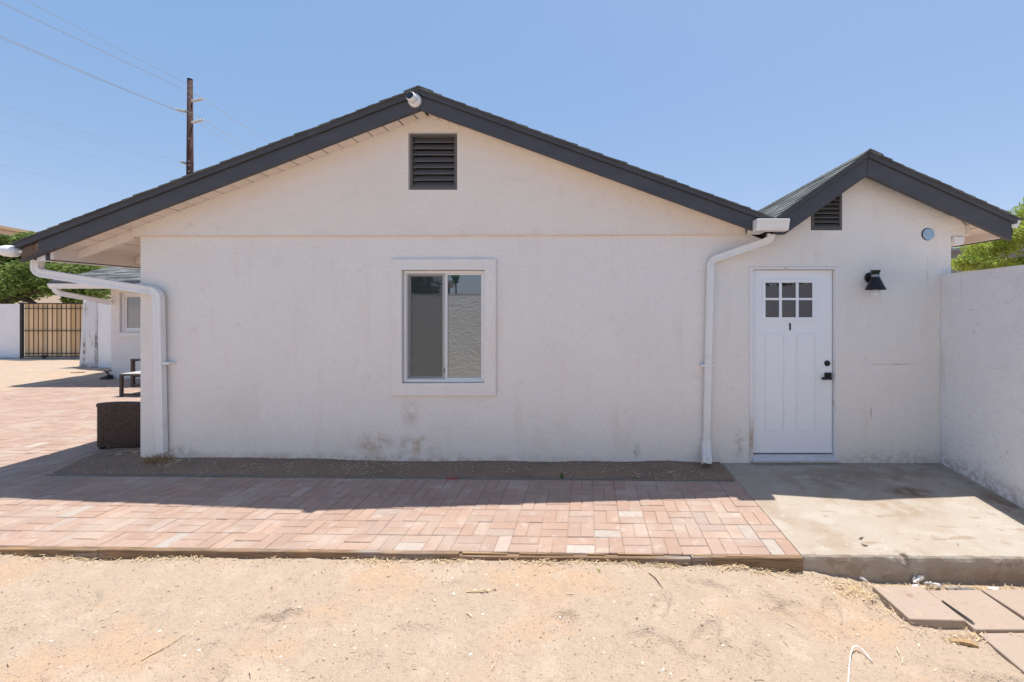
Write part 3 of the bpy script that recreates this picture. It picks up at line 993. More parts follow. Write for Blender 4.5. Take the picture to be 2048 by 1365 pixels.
# ------------------------------------------------------------------ window
m_ = MB()
frame(m_, gx(784, W), gx(993, W), gz(791, W), gz(519, W), wx0 - gx(784, W), -0.034, -0.001, wb=wz0 - gz(791, W), wt=gz(519, W) - wz1)
window = m_.build('window', 'stucco', house, bevel=0.006, fix=False)
tag(window, 'white sliding window in a raised stucco surround')
xa, xb, za, zb = wx0 + 0.003, wx1 - 0.003, wz0 + 0.004, wz1 - 0.004
frame(MB(), xa, xb, za, zb, 0.030, 0.012, 0.10).build('frame', 'vinyl', window, bevel=0.003)
xm = gx(887, W)
m_ = MB()
frame(m_, xm + 0.012, xb - 0.031, za + 0.031, zb - 0.031, 0.020, 0.028, 0.07, wt=0.014, wb=0.014)
m_.build('fixed_sash', 'vinyl', window, bevel=0.002)
m_ = MB()
frame(m_, xa + 0.031, xm + 0.010, za + 0.031, zb - 0.031, 0.030, 0.040, 0.08)
m_.build('sliding_sash', 'vinyl', window, bevel=0.002)
m_ = MB()
frame(m_, xa + 0.034, xm - 0.004, za + 0.033, zb - 0.033, 0.013, 0.018, 0.032)
sc_ = m_.build('screen_frame', 'screen_frame', window, bevel=0.002)
MB().box(xa + 0.047, xm - 0.017, 0.024, 0.0255, za + 0.046, zb - 0.046).build('screen', 'screen', window)
MB().box(xm - 0.003, xm + 0.004, 0.012, 0.02, 0.98, 1.03).build('latch', 'black', window)
MB().box(xm + 0.032, xb - 0.051, 0.046, 0.052, za + 0.045, zb - 0.045).build('pane', 'glass', window)
MB().box(xa + 0.061, xm - 0.020, 0.056, 0.062, za + 0.061, zb - 0.061).build('pane', 'glass', window)

# ------------------------------------------------------------------ door
D2 = W + 0.05
door = None
fx0, fx1, fzt = gx(1503.5, D2), gx(1664, D2), gz(541, D2)
fz0 = gz(906, D2)
m_ = MB().holed(rect(fx0, fx1, fz0, fzt), [rect(gx(1530, D2), gx(1626, D2), gz(635, D2), gz(566, D2))], 0.05, 0.092)
door = m_.build('door', 'white_paint', house, fix=False)
tag(door, 'white panelled front door with six small panes and the number 1')
m_ = MB()
frame(m_, gx(1524, D2), gx(1630, D2), gz(641, D2), gz(559, D2), gx(1530, D2) - gx(1524, D2), 0.038, 0.049)
for px in (1560.5, 1594):
    m_.box(gx(px - 2.6, D2), gx(px + 2.6, D2), 0.041, 0.06, gz(635, D2), gz(566, D2))
m_.box(gx(1530, D2), gx(1626, D2), 0.0405, 0.06, gz(600.7, D2), gz(596.3, D2))
m_.build('lite_frame', 'white_paint', door, bevel=0.002, fix=False)
for i, (pa, pb) in enumerate(((1530.5, 1557.5), (1563.5, 1591), (1597, 1625.5))):
    for (ya, yb) in ((566.5, 596), (601, 634.5)):
        MB().box(gx(pa, D2), gx(pb, D2), 0.052, 0.057, gz(yb, D2), gz(ya, D2)).build('pane', 'door_glass', door)
for pa, pb in ((1528, 1569), (1591, 1632)):
    m_ = MB()
    x0, x1, z0, z1 = gx(pa, D2), gx(pb, D2), gz(863, D2), gz(666, D2)
    frame(m_, x0, x1, z0, z1, 0.008, 0.045, 0.0495)
    frame(m_, x0 + 0.016, x1 - 0.016, z0 + 0.016, z1 - 0.016, 0.007, 0.0455, 0.0495)
    m_.build('door_panel', 'white_paint', door, bevel=0.002, fix=False)
m_ = MB()
x0, x1, z0, z1 = gx(1578.4, D2), gx(1581.4, D2), gz(661, D2), gz(647, D2)
m_.prism([(x0, z0), (x1, z0), (x1, z1), (x0 + 0.002, z1), (x0 - 0.008, z1 - 0.009), (x0 - 0.008, z1 - 0.015), (x0, z1 - 0.010)], 0.044, 0.0495)
m_.build('number', 'black', door)
c = at(1654, 727, D2)
MB().lathe((c.x, 0.0495, c.z), (0, -1, 0), [(0.032, 0), (0.032, 0.008), (0.028, 0.014), (0.017, 0.016), (0.017, 0.02), (0.004, 0.021)], 20).build('deadbolt', 'black', door, smooth=False)
m_ = MB()
m_.box(gx(1648.5, D2), gx(1662, D2), 0.034, 0.0495, gz(757.5, D2), gz(745.5, D2))
m_.box(gx(1638.5, D2), gx(1658, D2), -0.01, 0.008, gz(758.5, D2), gz(753.5, D2))
m_.box(gx(1652, D2), gx(1658, D2), 0.006, 0.04, gz(758, D2), gz(753, D2))
m_.build('handle', 'black', door, bevel=0.003)
# jamb and threshold
m_ = MB()
JW = 0.030
m_.box(dx0 + 0.002, fx0 - 0.004, -0.008, 0.11, 0.0, dz1 - 0.002)
m_.box(fx1 + 0.008, dx1 - 0.002, -0.008, 0.11, 0.0, dz1 - 0.002)
m_.box(fx0 - 0.0035, fx1 + 0.0075, -0.007, 0.11, fzt + 0.006, dz1 - 0.0025)
m_.build('door_frame', 'jamb', house, bevel=0.003)
MB().box(dx0 + 0.03, dx1 - 0.05, 0.093, 0.13, -0.1, dz1).build('dark_backing', 'dark_void', house)
zth = fz0 - 0.014
m_ = MB()
pr_ = [(-0.045, 0.018), (0.112, 0.018), (0.112, zth), (0.03, zth), (-0.04, zth - 0.03), (-0.045, zth - 0.035)]
vs = [(fx0 - 0.02, p[0], p[1]) for p in pr_] + [(fx1 + 0.02, p[0], p[1]) for p in pr_]
m_.add(vs, [tuple(range(6)), tuple(range(11, 5, -1))] + [(i, (i + 1) % 6, (i + 1) % 6 + 6, i + 6) for i in range(6)])
m_.build('threshold', 'aluminium', house, bevel=0.003)
MB().box(fx0 - 0.03, fx1 + 0.03, -0.03, 0.112, -0.05, 0.0175).build('sill', 'concrete', house)

# ------------------------------------------------------------------ downspouts
RP_ = [(-0.038, -0.026), (-0.013, -0.026), (-0.010, -0.022), (0.010, -0.022), (0.013, -0.026), (0.038, -0.026), (0.038, 0.026), (-0.038, 0.026)]


def arc(p, q, r, n=6):
    """round the corner of polyline p-corner-q"""
    a, c, b = (Vector(v) for v in (p, q, r))
    return a, c, b


def rounded(pts, rad, n=5):
    pts = [Vector(p) for p in pts]
    out = [pts[0]]
    for i in range(1, len(pts) - 1):
        a = pts[i] + (pts[i - 1] - pts[i]).normalized() * rad
        b = pts[i] + (pts[i + 1] - pts[i]).normalized() * rad
        for k in range(n + 1):
            t = k / n
            out.append(a * (1 - t) ** 2 + pts[i] * 2 * t * (1 - t) + b * t * t)
    out.append(pts[-1])
    return out


def spout(path, rad, parent, w=1.0, seams=()):
    m = MB().sweep(rounded(path, rad), [(p[0] * w, p[1] * w) for p in RP_])
    o = m.build('downspout', 'gutter', parent, bevel=0.0025)
    return o


pL = [at(76, 512, 4.55), at(72, 545, 4.55), at(317, 584, 4.585), at(323, 905, 4.61)]
pL[0].z = 2.21
pL[3].x = pL[2].x + 0.012
sp = spout([pL[0], pL[1], pL[2], pL[3]], 0.085, house, 1.12)
MB().box(pL[2].x - 0.048, pL[2].x + 0.12, -0.073, -0.0685, 1.085, 1.112).box(pL[2].x + 0.047, pL[2].x + 0.12, -0.066, -0.001, 1.086, 1.111).build('strap', 'gutter', sp, bevel=0.002)
MB().sweep([Vector((pL[2].x, pL[2].y, 1.80)), Vector((pL[2].x, pL[2].y, 1.788))], [(p[0] * 1.2, p[1] * 1.2) for p in RP_]).build('joint_band', 'gutter', sp)
q = [at(1543, 460, 4.47), at(1541, 480, 4.50), at(1421, 521, 4.60), at(1411, 880, 4.60), at(1405, 925, 4.50)]
q[3] = Vector((q[2].x - 0.045, -0.045, 0.23))
sp2 = spout([q[0], q[1], q[2], q[3]], 0.06, house, 0.95)
foot = Vector((q[3].x - 0.028, -0.16, 0.045))
knee = q[3] + Vector((-0.004, -0.008, -0.05))
MB().sweep(rounded([q[3] + Vector((0, 0, 0.03)), knee, foot], 0.03), [(p[0] * 1.22, p[1] * 1.35) for p in RP_]).build('shoe', 'gutter', sp2, bevel=0.003)
dd_ = (foot - knee).normalized()
MB().sweep([foot + dd_ * 0.0005, foot + dd_ * 0.002], [(p[0] * 1.05, p[1] * 1.05) for p in RP_]).build('mouth_shade', 'greystick', sp2)  # dark plate paints the shade inside the shoe's mouth
tag(sp2, 'downspout from the boxed gutter end, kicked out at the foot')
zz = gz(731, 4.6)
sx = q[2].x - 0.022
MB().box(sx - 0.085, sx + 0.065, -0.077, -0.072, zz - 0.012, zz + 0.012).box(sx - 0.085, sx - 0.040, -0.071, -0.001, zz - 0.011, zz + 0.011).build('strap', 'gutter', sp2, bevel=0.002)
for zz in (1.86, 1.93):
    pc = Vector((q[2].x - 0.045 * (q[2].z - zz) / (q[2].z - 0.23), -0.045, zz))
    MB().sweep([pc + Vector((0, 0, .005)), pc - Vector((0, 0, .005))], [(p[0] * 1.06, p[1] * 1.08) for p in RP_]).build('joint_band', 'gutter', sp2)
for t in (0.08, 0.90):
    pc = q[1].lerp(q[2], t)
    dd_ = (q[2] - q[1]).normalized()
    MB().sweep([pc, pc + dd_ * 0.008], [(p[0] * 1.06, p[1] * 1.08) for p in RP_]).build('joint_band', 'gutter', sp2)
for t in (0.06, 0.93):
    pc = pL[1].lerp(pL[2], t)
    dd_ = (pL[2] - pL[1]).normalized()
    MB().sweep([pc, pc + dd_ * 0.008], [(p[0] * 1.2, p[1] * 1.2) for p in RP_]).build('joint_band', 'gutter', sp)
# boxed gutter end in the valley
x0, x1 = gx(1512, 4.3), gx(1577, 4.3)
zt, zbm = gz(439, 4.3), gz(461, 4.3)
prof = [(-0.36, zbm + 0.012), (-0.355, zbm), (-0.28, zbm), (-0.262, zbm), (-0.262, zt), (-0.385, zt), (-0.385, zt - 0.022), (-0.372, zt - 0.05)]
m_ = MB()
n = len(prof)
vs = [(x0, p[0], p[1]) for p in prof] + [(x1, p[0], p[1]) for p in prof]
m_.add(vs, [tuple(range(n)), tuple(range(2 * n - 1, n - 1, -1))] + [(i, (i + 1) % n, (i + 1) % n + n, i + n) for i in range(n)])
m_.box(x0 + 0.03, x1 - 0.02, -0.262, -0.02, zbm + 0.01, zt - 0.005)
m_.build('gutter_box', 'gutter', house, bevel=0.003)

# thin white cable along the left rake
wp = []
for k in range(16):
    t = k / 15
    px = 665 + (282 - 665) * t
    py = 297 + (440 - 297) * t + 5 * math.sin(t * 9) * 0.25
    wp.append(at(px, py, 4.60))
MB().tube(wp, 0.004, 6).build('cable', 'plastic_white', house)

# ------------------------------------------------------------------ fittings on the house
cover = empty('cover_plate', (gx(1855, W), -0.001, gz(469, W)), 'round metal cover plate with reflected sky in its blue grey colour, on the stucco right of the small gable vent', 'cover plate')
c = cover.location
MB().lathe((c.x, -0.001, c.z), (0, -1, 0), [(0.068, 0), (0.068, 0.003), (0.064, 0.004)], 24).build('gasket', 'black', cover)
MB().lathe((c.x + 0.006, -0.006, c.z), (0, -1, 0), [(0.064, 0), (0.064, 0.004), (0.060, 0.006), (0.002, 0.006)], 28).build('plate', 'cover', cover)
for s in (-1, 1):
    MB().lathe((c.x + 0.006 + s * 0.042, -0.012, c.z + 0.002), (0, -1, 0), [(0.006, 0), (0.005, 0.002), (0.001, 0.0025)], 8).build('screw', 'steel', cover)
MB().box(c.x - 0.008, c.x + 0.012, -0.0135, -0.0122, c.z - 0.006, c.z + 0.012).build('sticker', 'screen_frame', cover)

lamp = empty('wall_lamp', (gx(1743, W), 0, gz(560, W)), 'black cone shaped wall lamp with a white bulb right of the white door', 'wall lamp')
c = at(1739, 556, W)
MB().lathe((c.x, -0.001, c.z), (0, -1, 0), [(0.058, 0), (0.058, 0.012), (0.05, 0.022), (0.015, 0.024), (0.012, 0.08)], 24).build('back_plate', 'black', lamp)
dl = W - 0.13
c = at(1751, 541, dl)
r1 = 1 / FP * dl
MB().lathe((c.x, c.y, c.z), (0, 0, -1), [(0.002, 0.0005), (9 * r1, 0), (6.5 * r1, 8 * r1), (7.2 * r1, 14 * r1), (18.5 * r1, 39 * r1), (18.0 * r1, 39.3 * r1), (7 * r1, 15 * r1), (0.002, 14 * r1)], 32).build('shade', 'black', lamp, smooth=False)
MB().lathe((c.x, c.y, c.z - 8.6 * r1), (0, 0, -1), [(7.0 * r1, 0), (7.6 * r1, 1), (7.6 * r1, 3 * r1), (7.2 * r1, 4.5 * r1)][0:1] + [(7.25 * r1, 0.5 * r1), (7.5 * r1, 3 * r1), (7.4 * r1, 4.6 * r1)], 32).build('band', 'steel', lamp)
MB().lathe((c.x, c.y, c.z - 28 * r1), (0, 0, -1), [(4 * r1, 0), (5 * r1, 8 * r1), (10 * r1, 19.5 * r1), (9.5 * r1, 21 * r1), (5 * r1, 22 * r1), (0.001, 22.3 * r1)], 24).build('bulb', 'bulb', lamp, smooth=True)


def ball(mb, c, r, ax=(1, 1, 1), seg=16, rings=10, axis=(0, 0, 1)):
    c = Vector(c)
    pr = [(r * math.sin(math.pi * k / rings), -r * math.cos(math.pi * k / rings)) for k in range(rings + 1)]
    return mb.lathe(c, axis, pr, seg)


def turret(loc, label, look, mount, base_r=0.062):
    loc = Vector(loc)
    e = empty('security_camera', loc, label, 'security camera', 'white security cameras on the rake boards')
    mount = Vector(mount).normalized()
    look = Vector(look).normalized()
    MB().lathe(loc, mount, [(base_r, 0), (base_r, 0.02), (base_r * 0.93, 0.035), (base_r * 0.72, 0.05), (0.02, 0.052)], 28).build('base', 'plastic_white', e, smooth=True)
    c = loc + mount * 0.062
    m = MB()
    m.lathe(c - look * 0.02, look, [(0.001, -0.028), (0.03, -0.02), (0.046, 0.0), (0.05, 0.03), (0.048, 0.055), (0.043, 0.062), (0.040, 0.063)], 28)
    m.build('housing', 'plastic_white', e, smooth=True)
    MB().lathe(c + look * 0.0385, look, [(0.040, 0.0), (0.040, 0.006), (0.034, 0.0075), (0.012, 0.008), (0.009, 0.0105), (0.001, 0.011)], 24).build('lens', 'lens', e)
    return e


p = at(831, 203, CAMD + YB - 0.001)
turret((p.x, YB - 0.001, p.z), 'white turret security camera under the peak of the large gable', (-0.25, -1, 0.25), (-0.1, -1, 0.0), 0.07)
p = at(32, 504, 4.40)
e = empty('security_camera', (p.x, p.y, p.z), 'white rounded security camera at the lower left end of the gable, beside bare rotten wood', 'security camera', 'white security cameras on the rake boards')
MB().lathe((p.x + 0.02, p.y, p.z), (-1, -0.1, 0.08), [(0.02, -0.01), (0.045, 0.0), (0.056, 0.02), (0.060, 0.06), (0.058, 0.11), (0.050, 0.14)], 28).build('housing', 'plastic_white', e, smooth=True)
MB().lathe((p.x + 0.02, p.y, p.z) + 0 * p if False else (p.x + 0.02 - 0.139, p.y - 0.014, p.z + 0.011), (-1, -0.1, 0.08), [(0.050, 0), (0.046, 0.02), (0.03, 0.036), (0.001, 0.042)], 24).build('lens', 'lens', e, smooth=True)
MB().tube([(p.x + 0.01, p.y, p.z), (p.x + 0.06, p.y + 0.02, p.z + 0.005)], 0.018, 10).build('bracket', 'plastic_white', e)

# ------------------------------------------------------------------ boundary walls
def wall_run(name, pts, th, h0, h1, label, mat='block', z0=-0.35, n=24, wob=0.006, seed=0, group=None):
    """a wall along two plan points; th goes to the right of the direction of travel"""
    a, b = Vector((*pts[0], 0)), Vector((*pts[1], 0))
    d = (b - a)
    nrm = Vector((d.y, -d.x, 0)).normalized()
    rows = []
    nz = 8
    for i in range(n + 1):
        t = i / n
        p = a + d * t
        h = h0 + (h1 - h0) * t + wob * 1.5 * float(vnoise(np.array(t * d.length), np.array(seed * 3.3), 0.35, 41 + seed))
        col = []
        for k in range(nz + 1):
            z = z0 + (h - z0 - 0.006) * k / nz
            w = wob * float(vnoise(np.array(t * d.length), np.array(z + seed), 0.3, 51 + seed)) * 2
            col.append(p - nrm * w + Vector((0, 0, z)))
        col.append(p + nrm * 0.008 + Vector((0, 0, h)))
        col.append(p + nrm * (th - 0.008) + Vector((0, 0, h)))
        col.append(p + nrm * th + Vector((0, 0, h - 0.008)))
        col.append(p + nrm * th + Vector((0, 0, z0)))
        rows.append(col)
    k = len(rows[0])
    vs = [v for r in rows for v in r]
    fs = []
    for i in range(n):
        for j in range(k):
            j2 = (j + 1) % k
            fs.append((i * k + j, (i + 1) * k + j, (i + 1) * k + j2, i * k + j2))
    fs += [tuple(range(k)), tuple(n * k + j for j in range(k - 1, -1, -1))]
    o = MB().add(vs, fs).build(name, mat)
    return tag(o, label, 'wall', group)


wall_run('boundary_wall', [(3.875, -0.004), (3.60, -1.75)], -0.2, 2.06, 2.07, 'white painted rough block wall running from the right corner of the house towards the viewer', seed=1, n=60)
wall_run('boundary_wall', [(3.598, -1.75), (3.15, -5.5)], -0.2, 2.07, 2.07, 'white painted rough block wall continuing past the viewer on the right', seed=2)
o = wall_run('boundary_wall', [(3.1, -5.55), (-14, -5.55)], -0.2, 2.01, 2.01, 'long rough textured white wall facing the house, seen reflected in the window', 'rough_block', seed=3, n=300, wob=0.006)
dg = 13.8
xg0, xg1 = gx(45, dg), gx(163, dg) + 0.45
wall_run('boundary_wall', [(-26, dg - CAMD + 0.1), (xg0 - 0.06, dg - CAMD + 0.05)], -0.2, 1.76, 1.78, 'low white wall left of the wooden gate, under the dark tree', seed=4)
wall_run('boundary_wall', [(gx(192, 11.95), 11.95 - CAMD), (-11.2, 11.05 - CAMD)], -0.2, 1.87, 1.88, 'white wall between the stained pier and the rear house', seed=5)
pp = at(160, 735, 11.88)
m_ = MB()
px0, px1 = gx(163.5, 11.9), gx(193, 11.9)
m_.hexa([(px0 - 0.06, 11.86 - CAMD, -0.3), (px1 + 0.02, 11.86 - CAMD, -0.3), (px1 + 0.02, 12.3 - CAMD, -0.3), (px0 - 0.06, 12.3 - CAMD, -0.3)],
        [(px0 + 0.02, 11.9 - CAMD, 1.87), (px1, 11.9 - CAMD, 1.87), (px1, 12.3 - CAMD, 1.87), (px0 + 0.02, 12.3 - CAMD, 1.87)])
M['pier'] = mk('stained_pier_paint', (0.74, 0.73, 0.72), 0.85, spots=[(6, 0.6, 0.72, (0.35, 0.27, 0.2), 0.7, (3, 3, .4))],
               masks=[((px0 + 0.1, 7.2, 0.5), (0.07, 0.3, 0.6), (0.12, 0.08, 0.06), 0.9, 8), ((px1, 7.2, 0.6), (0.05, 0.3, 1.0), (0.16, 0.11, 0.08), 0.8, 8), ((px0 + .2, 7.2, 0.0), (0.4, 0.3, 0.2), (0.12, 0.08, 0.06), 0.8, 10)], bumps=[(20, 0.5, 0.02)])
tag(m_.build('gate_pier', 'pier', bevel=0.02), 'stained white masonry pier right of the wooden gate', 'pier')

# gate
gate = empty('driveway_gate', ((xg0 + xg1) / 2, dg - CAMD, 0), 'sliding gate of vertical wooden boards in a black metal frame', 'gate')
yg = dg - CAMD
zg0, zg1 = 0.045, gz(606.5, dg)
frame(MB(), xg0, xg1, zg0, zg1, 0.034, yg - 0.03, yg + 0.015).build('gate_frame', 'black', gate)
nb = 15
bwid = (xg1 - xg0 - 0.09) / nb
for k in range(nb):
    x = xg0 + 0.045 + k * bwid
    MB().box(x + 0.0015, x + bwid - 0.0015, yg + 0.0155, yg + 0.036, zg0 + 0.03, zg1 - 0.02 + random.uniform(-0.01, 0.01)).build('board', 'gate_wood', gate)
    if k:
        MB().box(x - 0.0055, x + 0.0055, yg + 0.001, yg + 0.012, zg0 + 0.046, zg1 - 0.046).build('picket_bar', 'black', gate)
for py in (617.6, 662, 707):
    z = gz(py, dg)
    MB().box(xg0 + 0.046, xg1 - 0.046, yg - 0.028, yg - 0.013, z - 0.012, z + 0.012).build('rail', 'black', gate)
wc = at(90, 717, dg)
MB().lathe((wc.x, yg - 0.03, 0.06), (0, 1, 0), [(0.055, 0), (0.06, 0.006), (0.05, 0.015), (0.06, 0.024), (0.055, 0.03)], 16).box(wc.x - 0.09, wc.x + 0.09, yg - 0.034, yg + 0.0, 0.06, 0.11).build('roller', 'black', gate)
MB().box(xg0 - 0.05, xg0 - 0.005, yg - 0.03, yg + 0.04, 0.0, zg1 + 0.02).build('gate_post', 'black', gate)
tag(MB().box(-26, xg1, yg - 0.45, yg + 0.2, -0.1, 0.018).box(-26, xg1, yg - 0.02, yg + 0.01, 0.018, 0.036).build('gate_track', 'steel'), 'grey ground track running beneath the wooden sliding gate', 'track')

# ------------------------------------------------------------------ rear house at the left
rear = empty('rear_house', (-8, 5.45, 0), 'smaller white stucco house behind the patio with a grey shingled roof and white gutter', 'house')
dr = 10.1
ry = dr - CAMD
rx0 = gx(222, dr)
rwx0, rwx1, rwz0, rwz1 = gx(239, dr), gx(239, dr) + 1.1, gz(665, dr), gz(586, dr)
MB().holed([(rx0, -0.3), (-2.5, -0.3), (-2.5, 2.35), (rx0, 2.35)], [rect(rwx0, rwx1, rwz0, rwz1)], ry, ry + 0.18).build('wall', 'stucco', rear, fix=False)
MB().box(rx0, -2.5, ry + 4.6, ry + 4.75, -0.3, 2.4).prism([(0, 0)], 0, 0) if False else None
m_ = MB()
gp = [(ry + 0.18, -0.3), (ry + 4.75, -0.3), (ry + 4.75, 2.35), (ry + 2.45, 3.2), (ry + 0.18, 2.35)]
for xx, dx in ((rx0, 0.16), (-2.66, 0.16)):
    vs = [(xx, p[0], p[1]) for p in gp] + [(xx + dx, p[0], p[1]) for p in gp]
    n = len(gp)
    m_.add(vs, [tuple(range(n)), tuple(range(2 * n - 1, n - 1, -1))] + [(i, (i + 1) % n, (i + 1) % n + n, i + n) for i in range(n)])
m_.box(rx0 + .16, -2.66, ry + 4.6, ry + 4.75, -0.3, 2.35)
m_.build('wall', 'stucco', rear)
rw = MB()
frame(rw, rwx0 + 0.003, rwx1 - 0.003, rwz0 + 0.003, rwz1 - 0.003, 0.05, ry + 0.05, ry + 0.12)
rw = rw.build('window', 'vinyl', rear)
frame(MB(), rwx0 + 0.054, rwx0 + 0.60, rwz0 + 0.054, rwz1 - 0.054, 0.045, ry + 0.065, ry + 0.11).build('sash', 'vinyl', rw)
MB().box(rwx0 + 0.1, rwx0 + 0.555, ry + 0.085, ry + 0.095, rwz0 + 0.1, rwz1 - 0.1).build('pane', 'far_glass', rw)
MB().box(rwx0 + 0.605, rwx1 - 0.054, ry + 0.085, ry + 0.095, rwz0 + 0.054, rwz1 - 0.054).build('pane', 'far_glass', rw)
MB().box(rwx0 - 0.06, rwx1 + 0.06, ry - 0.03, ry - 0.001, rwz0 - 0.13, rwz0 - 0.005).build('sill', 'stucco', rw, bevel=0.006)
de = 9.55
ye = de - CAMD
rex0 = gx(103, de)
zE = gz(563, de)
SL = 0.36
yr = ye + 2.9
zR = zE + SL * 2.9
m_ = MB()
for (ya, za, yb, zb2) in ((ye, zE, yr, zR), (yr + 2.9, zE, yr, zR)):
    m_.hexa([(rex0, ya, za - 0.10), (-2.3, ya, za - 0.10), (-2.3, yb, zb2 - 0.10), (rex0, yb, zb2 - 0.10)],
            [(rex0, ya, za), (-2.3, ya, za), (-2.3, yb, zb2), (rex0, yb, zb2)])
rroof = m_.build('roof', 'soffit', rear)
# shingles of the rear roof
m_ = MB()
n = int(2.9 * math.hypot(1, SL) / 0.14)
for i in range(n + 1):
    t0, t1 = i / (n + 1), min((i + 1.7) / (n + 1), 1)
    for side in (0, 1):
        x = rex0 - 0.02
        while x < -2.3:
            w = random.uniform(0.22, 0.36)
            ya = ye + 2.9 * t0 if side == 0 else yr + 2.9 * (1 - t0)
            yb = ye + 2.9 * t1 if side == 0 else yr + 2.9 * (1 - t1)
            za, zb2 = zE + SL * 2.9 * t0, zE + SL * 2.9 * t1
            t = random.uniform(0.012, 0.026)
            m_.add([(x, ya, za + 0.002), (x + w - 0.006, ya, za + 0.002), (x + w - 0.006, ya, za + t), (x, ya, za + t), (x, yb, zb2 + 0.003), (x + w - 0.006, yb, zb2 + 0.003)],
                   [(0, 1, 2, 3), (3, 2, 5, 4), (0, 3, 4), (1, 5, 2)])
            x += w
tag(m_.build('shingles', 'shingle', rroof, fix=False), kind='stuff')
MB().box(rex0 + 0.01, -2.3, ye - 0.03, ye - 0.001, zE - 0.14, zE - 0.005).build('fascia', 'dark_trim', rroof)
m_ = MB()
for (ya, za, yb, zb2) in ((ye - 0.03, zE - 0.012, yr, zR), (yr + 2.9, zE, yr + 0.001, zR)):
    m_.hexa([(rex0 - 0.03, ya, za - 0.13), (rex0 - 0.002, ya, za - 0.13), (rex0 - 0.002, yb, zb2 - 0.13), (rex0 - 0.03, yb, zb2 - 0.13)],
            [(rex0 - 0.03, ya, za), (rex0 - 0.002, ya, za), (rex0 - 0.002, yb, zb2), (rex0 - 0.03, yb, zb2)])
m_.build('barge_board', 'dark_trim', rroof)
zgt = gz(577.5, de - 0.15)
m_ = MB()
prof = [(ye - 0.032, zgt), (ye - 0.12, zgt), (ye - 0.13, zgt + 0.03), (ye - 0.155, zgt + 0.075), (ye - 0.155, zgt + 0.11), (ye - 0.145, zgt + 0.11), (ye - 0.14, zgt + 0.08), (ye - 0.11, zgt + 0.015), (ye - 0.04, zgt + 0.015), (ye - 0.032, zgt + 0.1)]
xga = gx(95, de - 0.15)
n = len(prof)
vs = [(xga, p[0], p[1]) for p in prof] + [(-2.3, p[0], p[1]) for p in prof]
m_.add(vs, [tuple(range(n)), tuple(range(2 * n - 1, n - 1, -1))] + [(i, (i + 1) % n, (i + 1) % n + n, i + n) for i in range(n)])
m_.build('gutter', 'gutter', rear)
dq = de - 0.1
spout([at(111, 577, dq), at(110, 585, dq), at(221, 606, dr - 0.05)], 0.12, rear, 1.35)

# ------------------------------------------------------------------ patio furniture
chair = empty('wicker_chair', (-5.55, 0.55, 0), 'dark brown woven wicker patio chair partly hidden by the left house corner', 'chair')
dc = 5.08
cx0 = gx(192, dc)
cx1 = cx0 + 0.66
y0, y1 = dc - CAMD, dc - CAMD + 0.62


def woven(x0, x1, z0, z1, yc, th, arch=0.0, facing='y'):
    """a basket-woven panel: upright stakes and strands that pass in front and behind"""
    m = MB()
    s = 0.0125
    nu = int((x1 - x0) / 0.03)
    du = (x1 - x0) / nu
    nv = int((z1 - z0) / s)
    for j in range(nv):
        for i in range(nu):
            u0, u1 = x0 + i * du, x0 + (i + 1) * du
            um = (u0 + u1) / 2
            zz = z0 + j * s
            lim = z1 - arch * abs((um - (x0 + x1) / 2) / ((x1 - x0) / 2)) ** 2
            if zz > lim: continue
            out = 0.006 if (i + j) % 2 else -0.001
            a = [(u0, yc, zz), (um, yc - out - 0.004, zz), (u1, yc, zz)]
            b = [(u0, yc, zz + s * 0.9), (um, yc - out - 0.004, zz + s * 0.9), (u1, yc, zz + s * 0.9)]
            tp = [(um, yc + 0.004, zz + s)]
            vs = a + b
            fs = [(0, 1, 4, 3), (1, 2, 5, 4)]
            if facing == 'x':
                vs = [(v[1], v[0], v[2]) for v in vs]
                fs = [f[::-1] for f in fs]
            m.add(vs, fs)
    return m


m_ = woven(cx0 + 0.01, cx1 - 0.01, 0.035, 0.535, y0, 0.04, 0.02)
m_.build('back_panel', 'wicker', chair, fix=False)
m_ = MB()
arch_pts = []
for k in range(13):
    t = k / 12
    arch_pts.append((cx0 + t * (cx1 - cx0), y0 + 0.025, 0.545 - 0.02 * (2 * t - 1) ** 2))
m_.tube(arch_pts, 0.028, 10)
m_.build('back_rail', 'wicker', chair, smooth=True)
m_ = MB().box(cx0 + 0.012, cx1 - 0.012, y0 + 0.008, y0 + 0.05, 0.035, 0.52)
m_.build('back_core', 'wicker', chair)
for xx in (cx0, cx1 - 0.09):
    m_ = MB().box(xx + 0.012, xx + 0.085, y0 + 0.05, y1, 0.035, 0.42)
    m_.build('arm', 'wicker', chair, bevel=0.01)
MB().box(cx0 + 0.09, cx1 - 0.09, y0 + 0.055, y1 - 0.01, 0.06, 0.26).build('seat', 'wicker', chair)
MB().box(cx0 + 0.10, cx1 - 0.10, y0 + 0.09, y1, 0.262, 0.34).build('cushion', 'cushion', chair, bevel=0.02, seg=2)
for xx in (cx0 + 0.02, cx1 - 0.06):
    for yq in (y0 + 0.012, y1 - 0.05):
        MB().box(xx, xx + 0.04, yq, yq + 0.04, 0.0, 0.036).build('foot', 'black', chair)

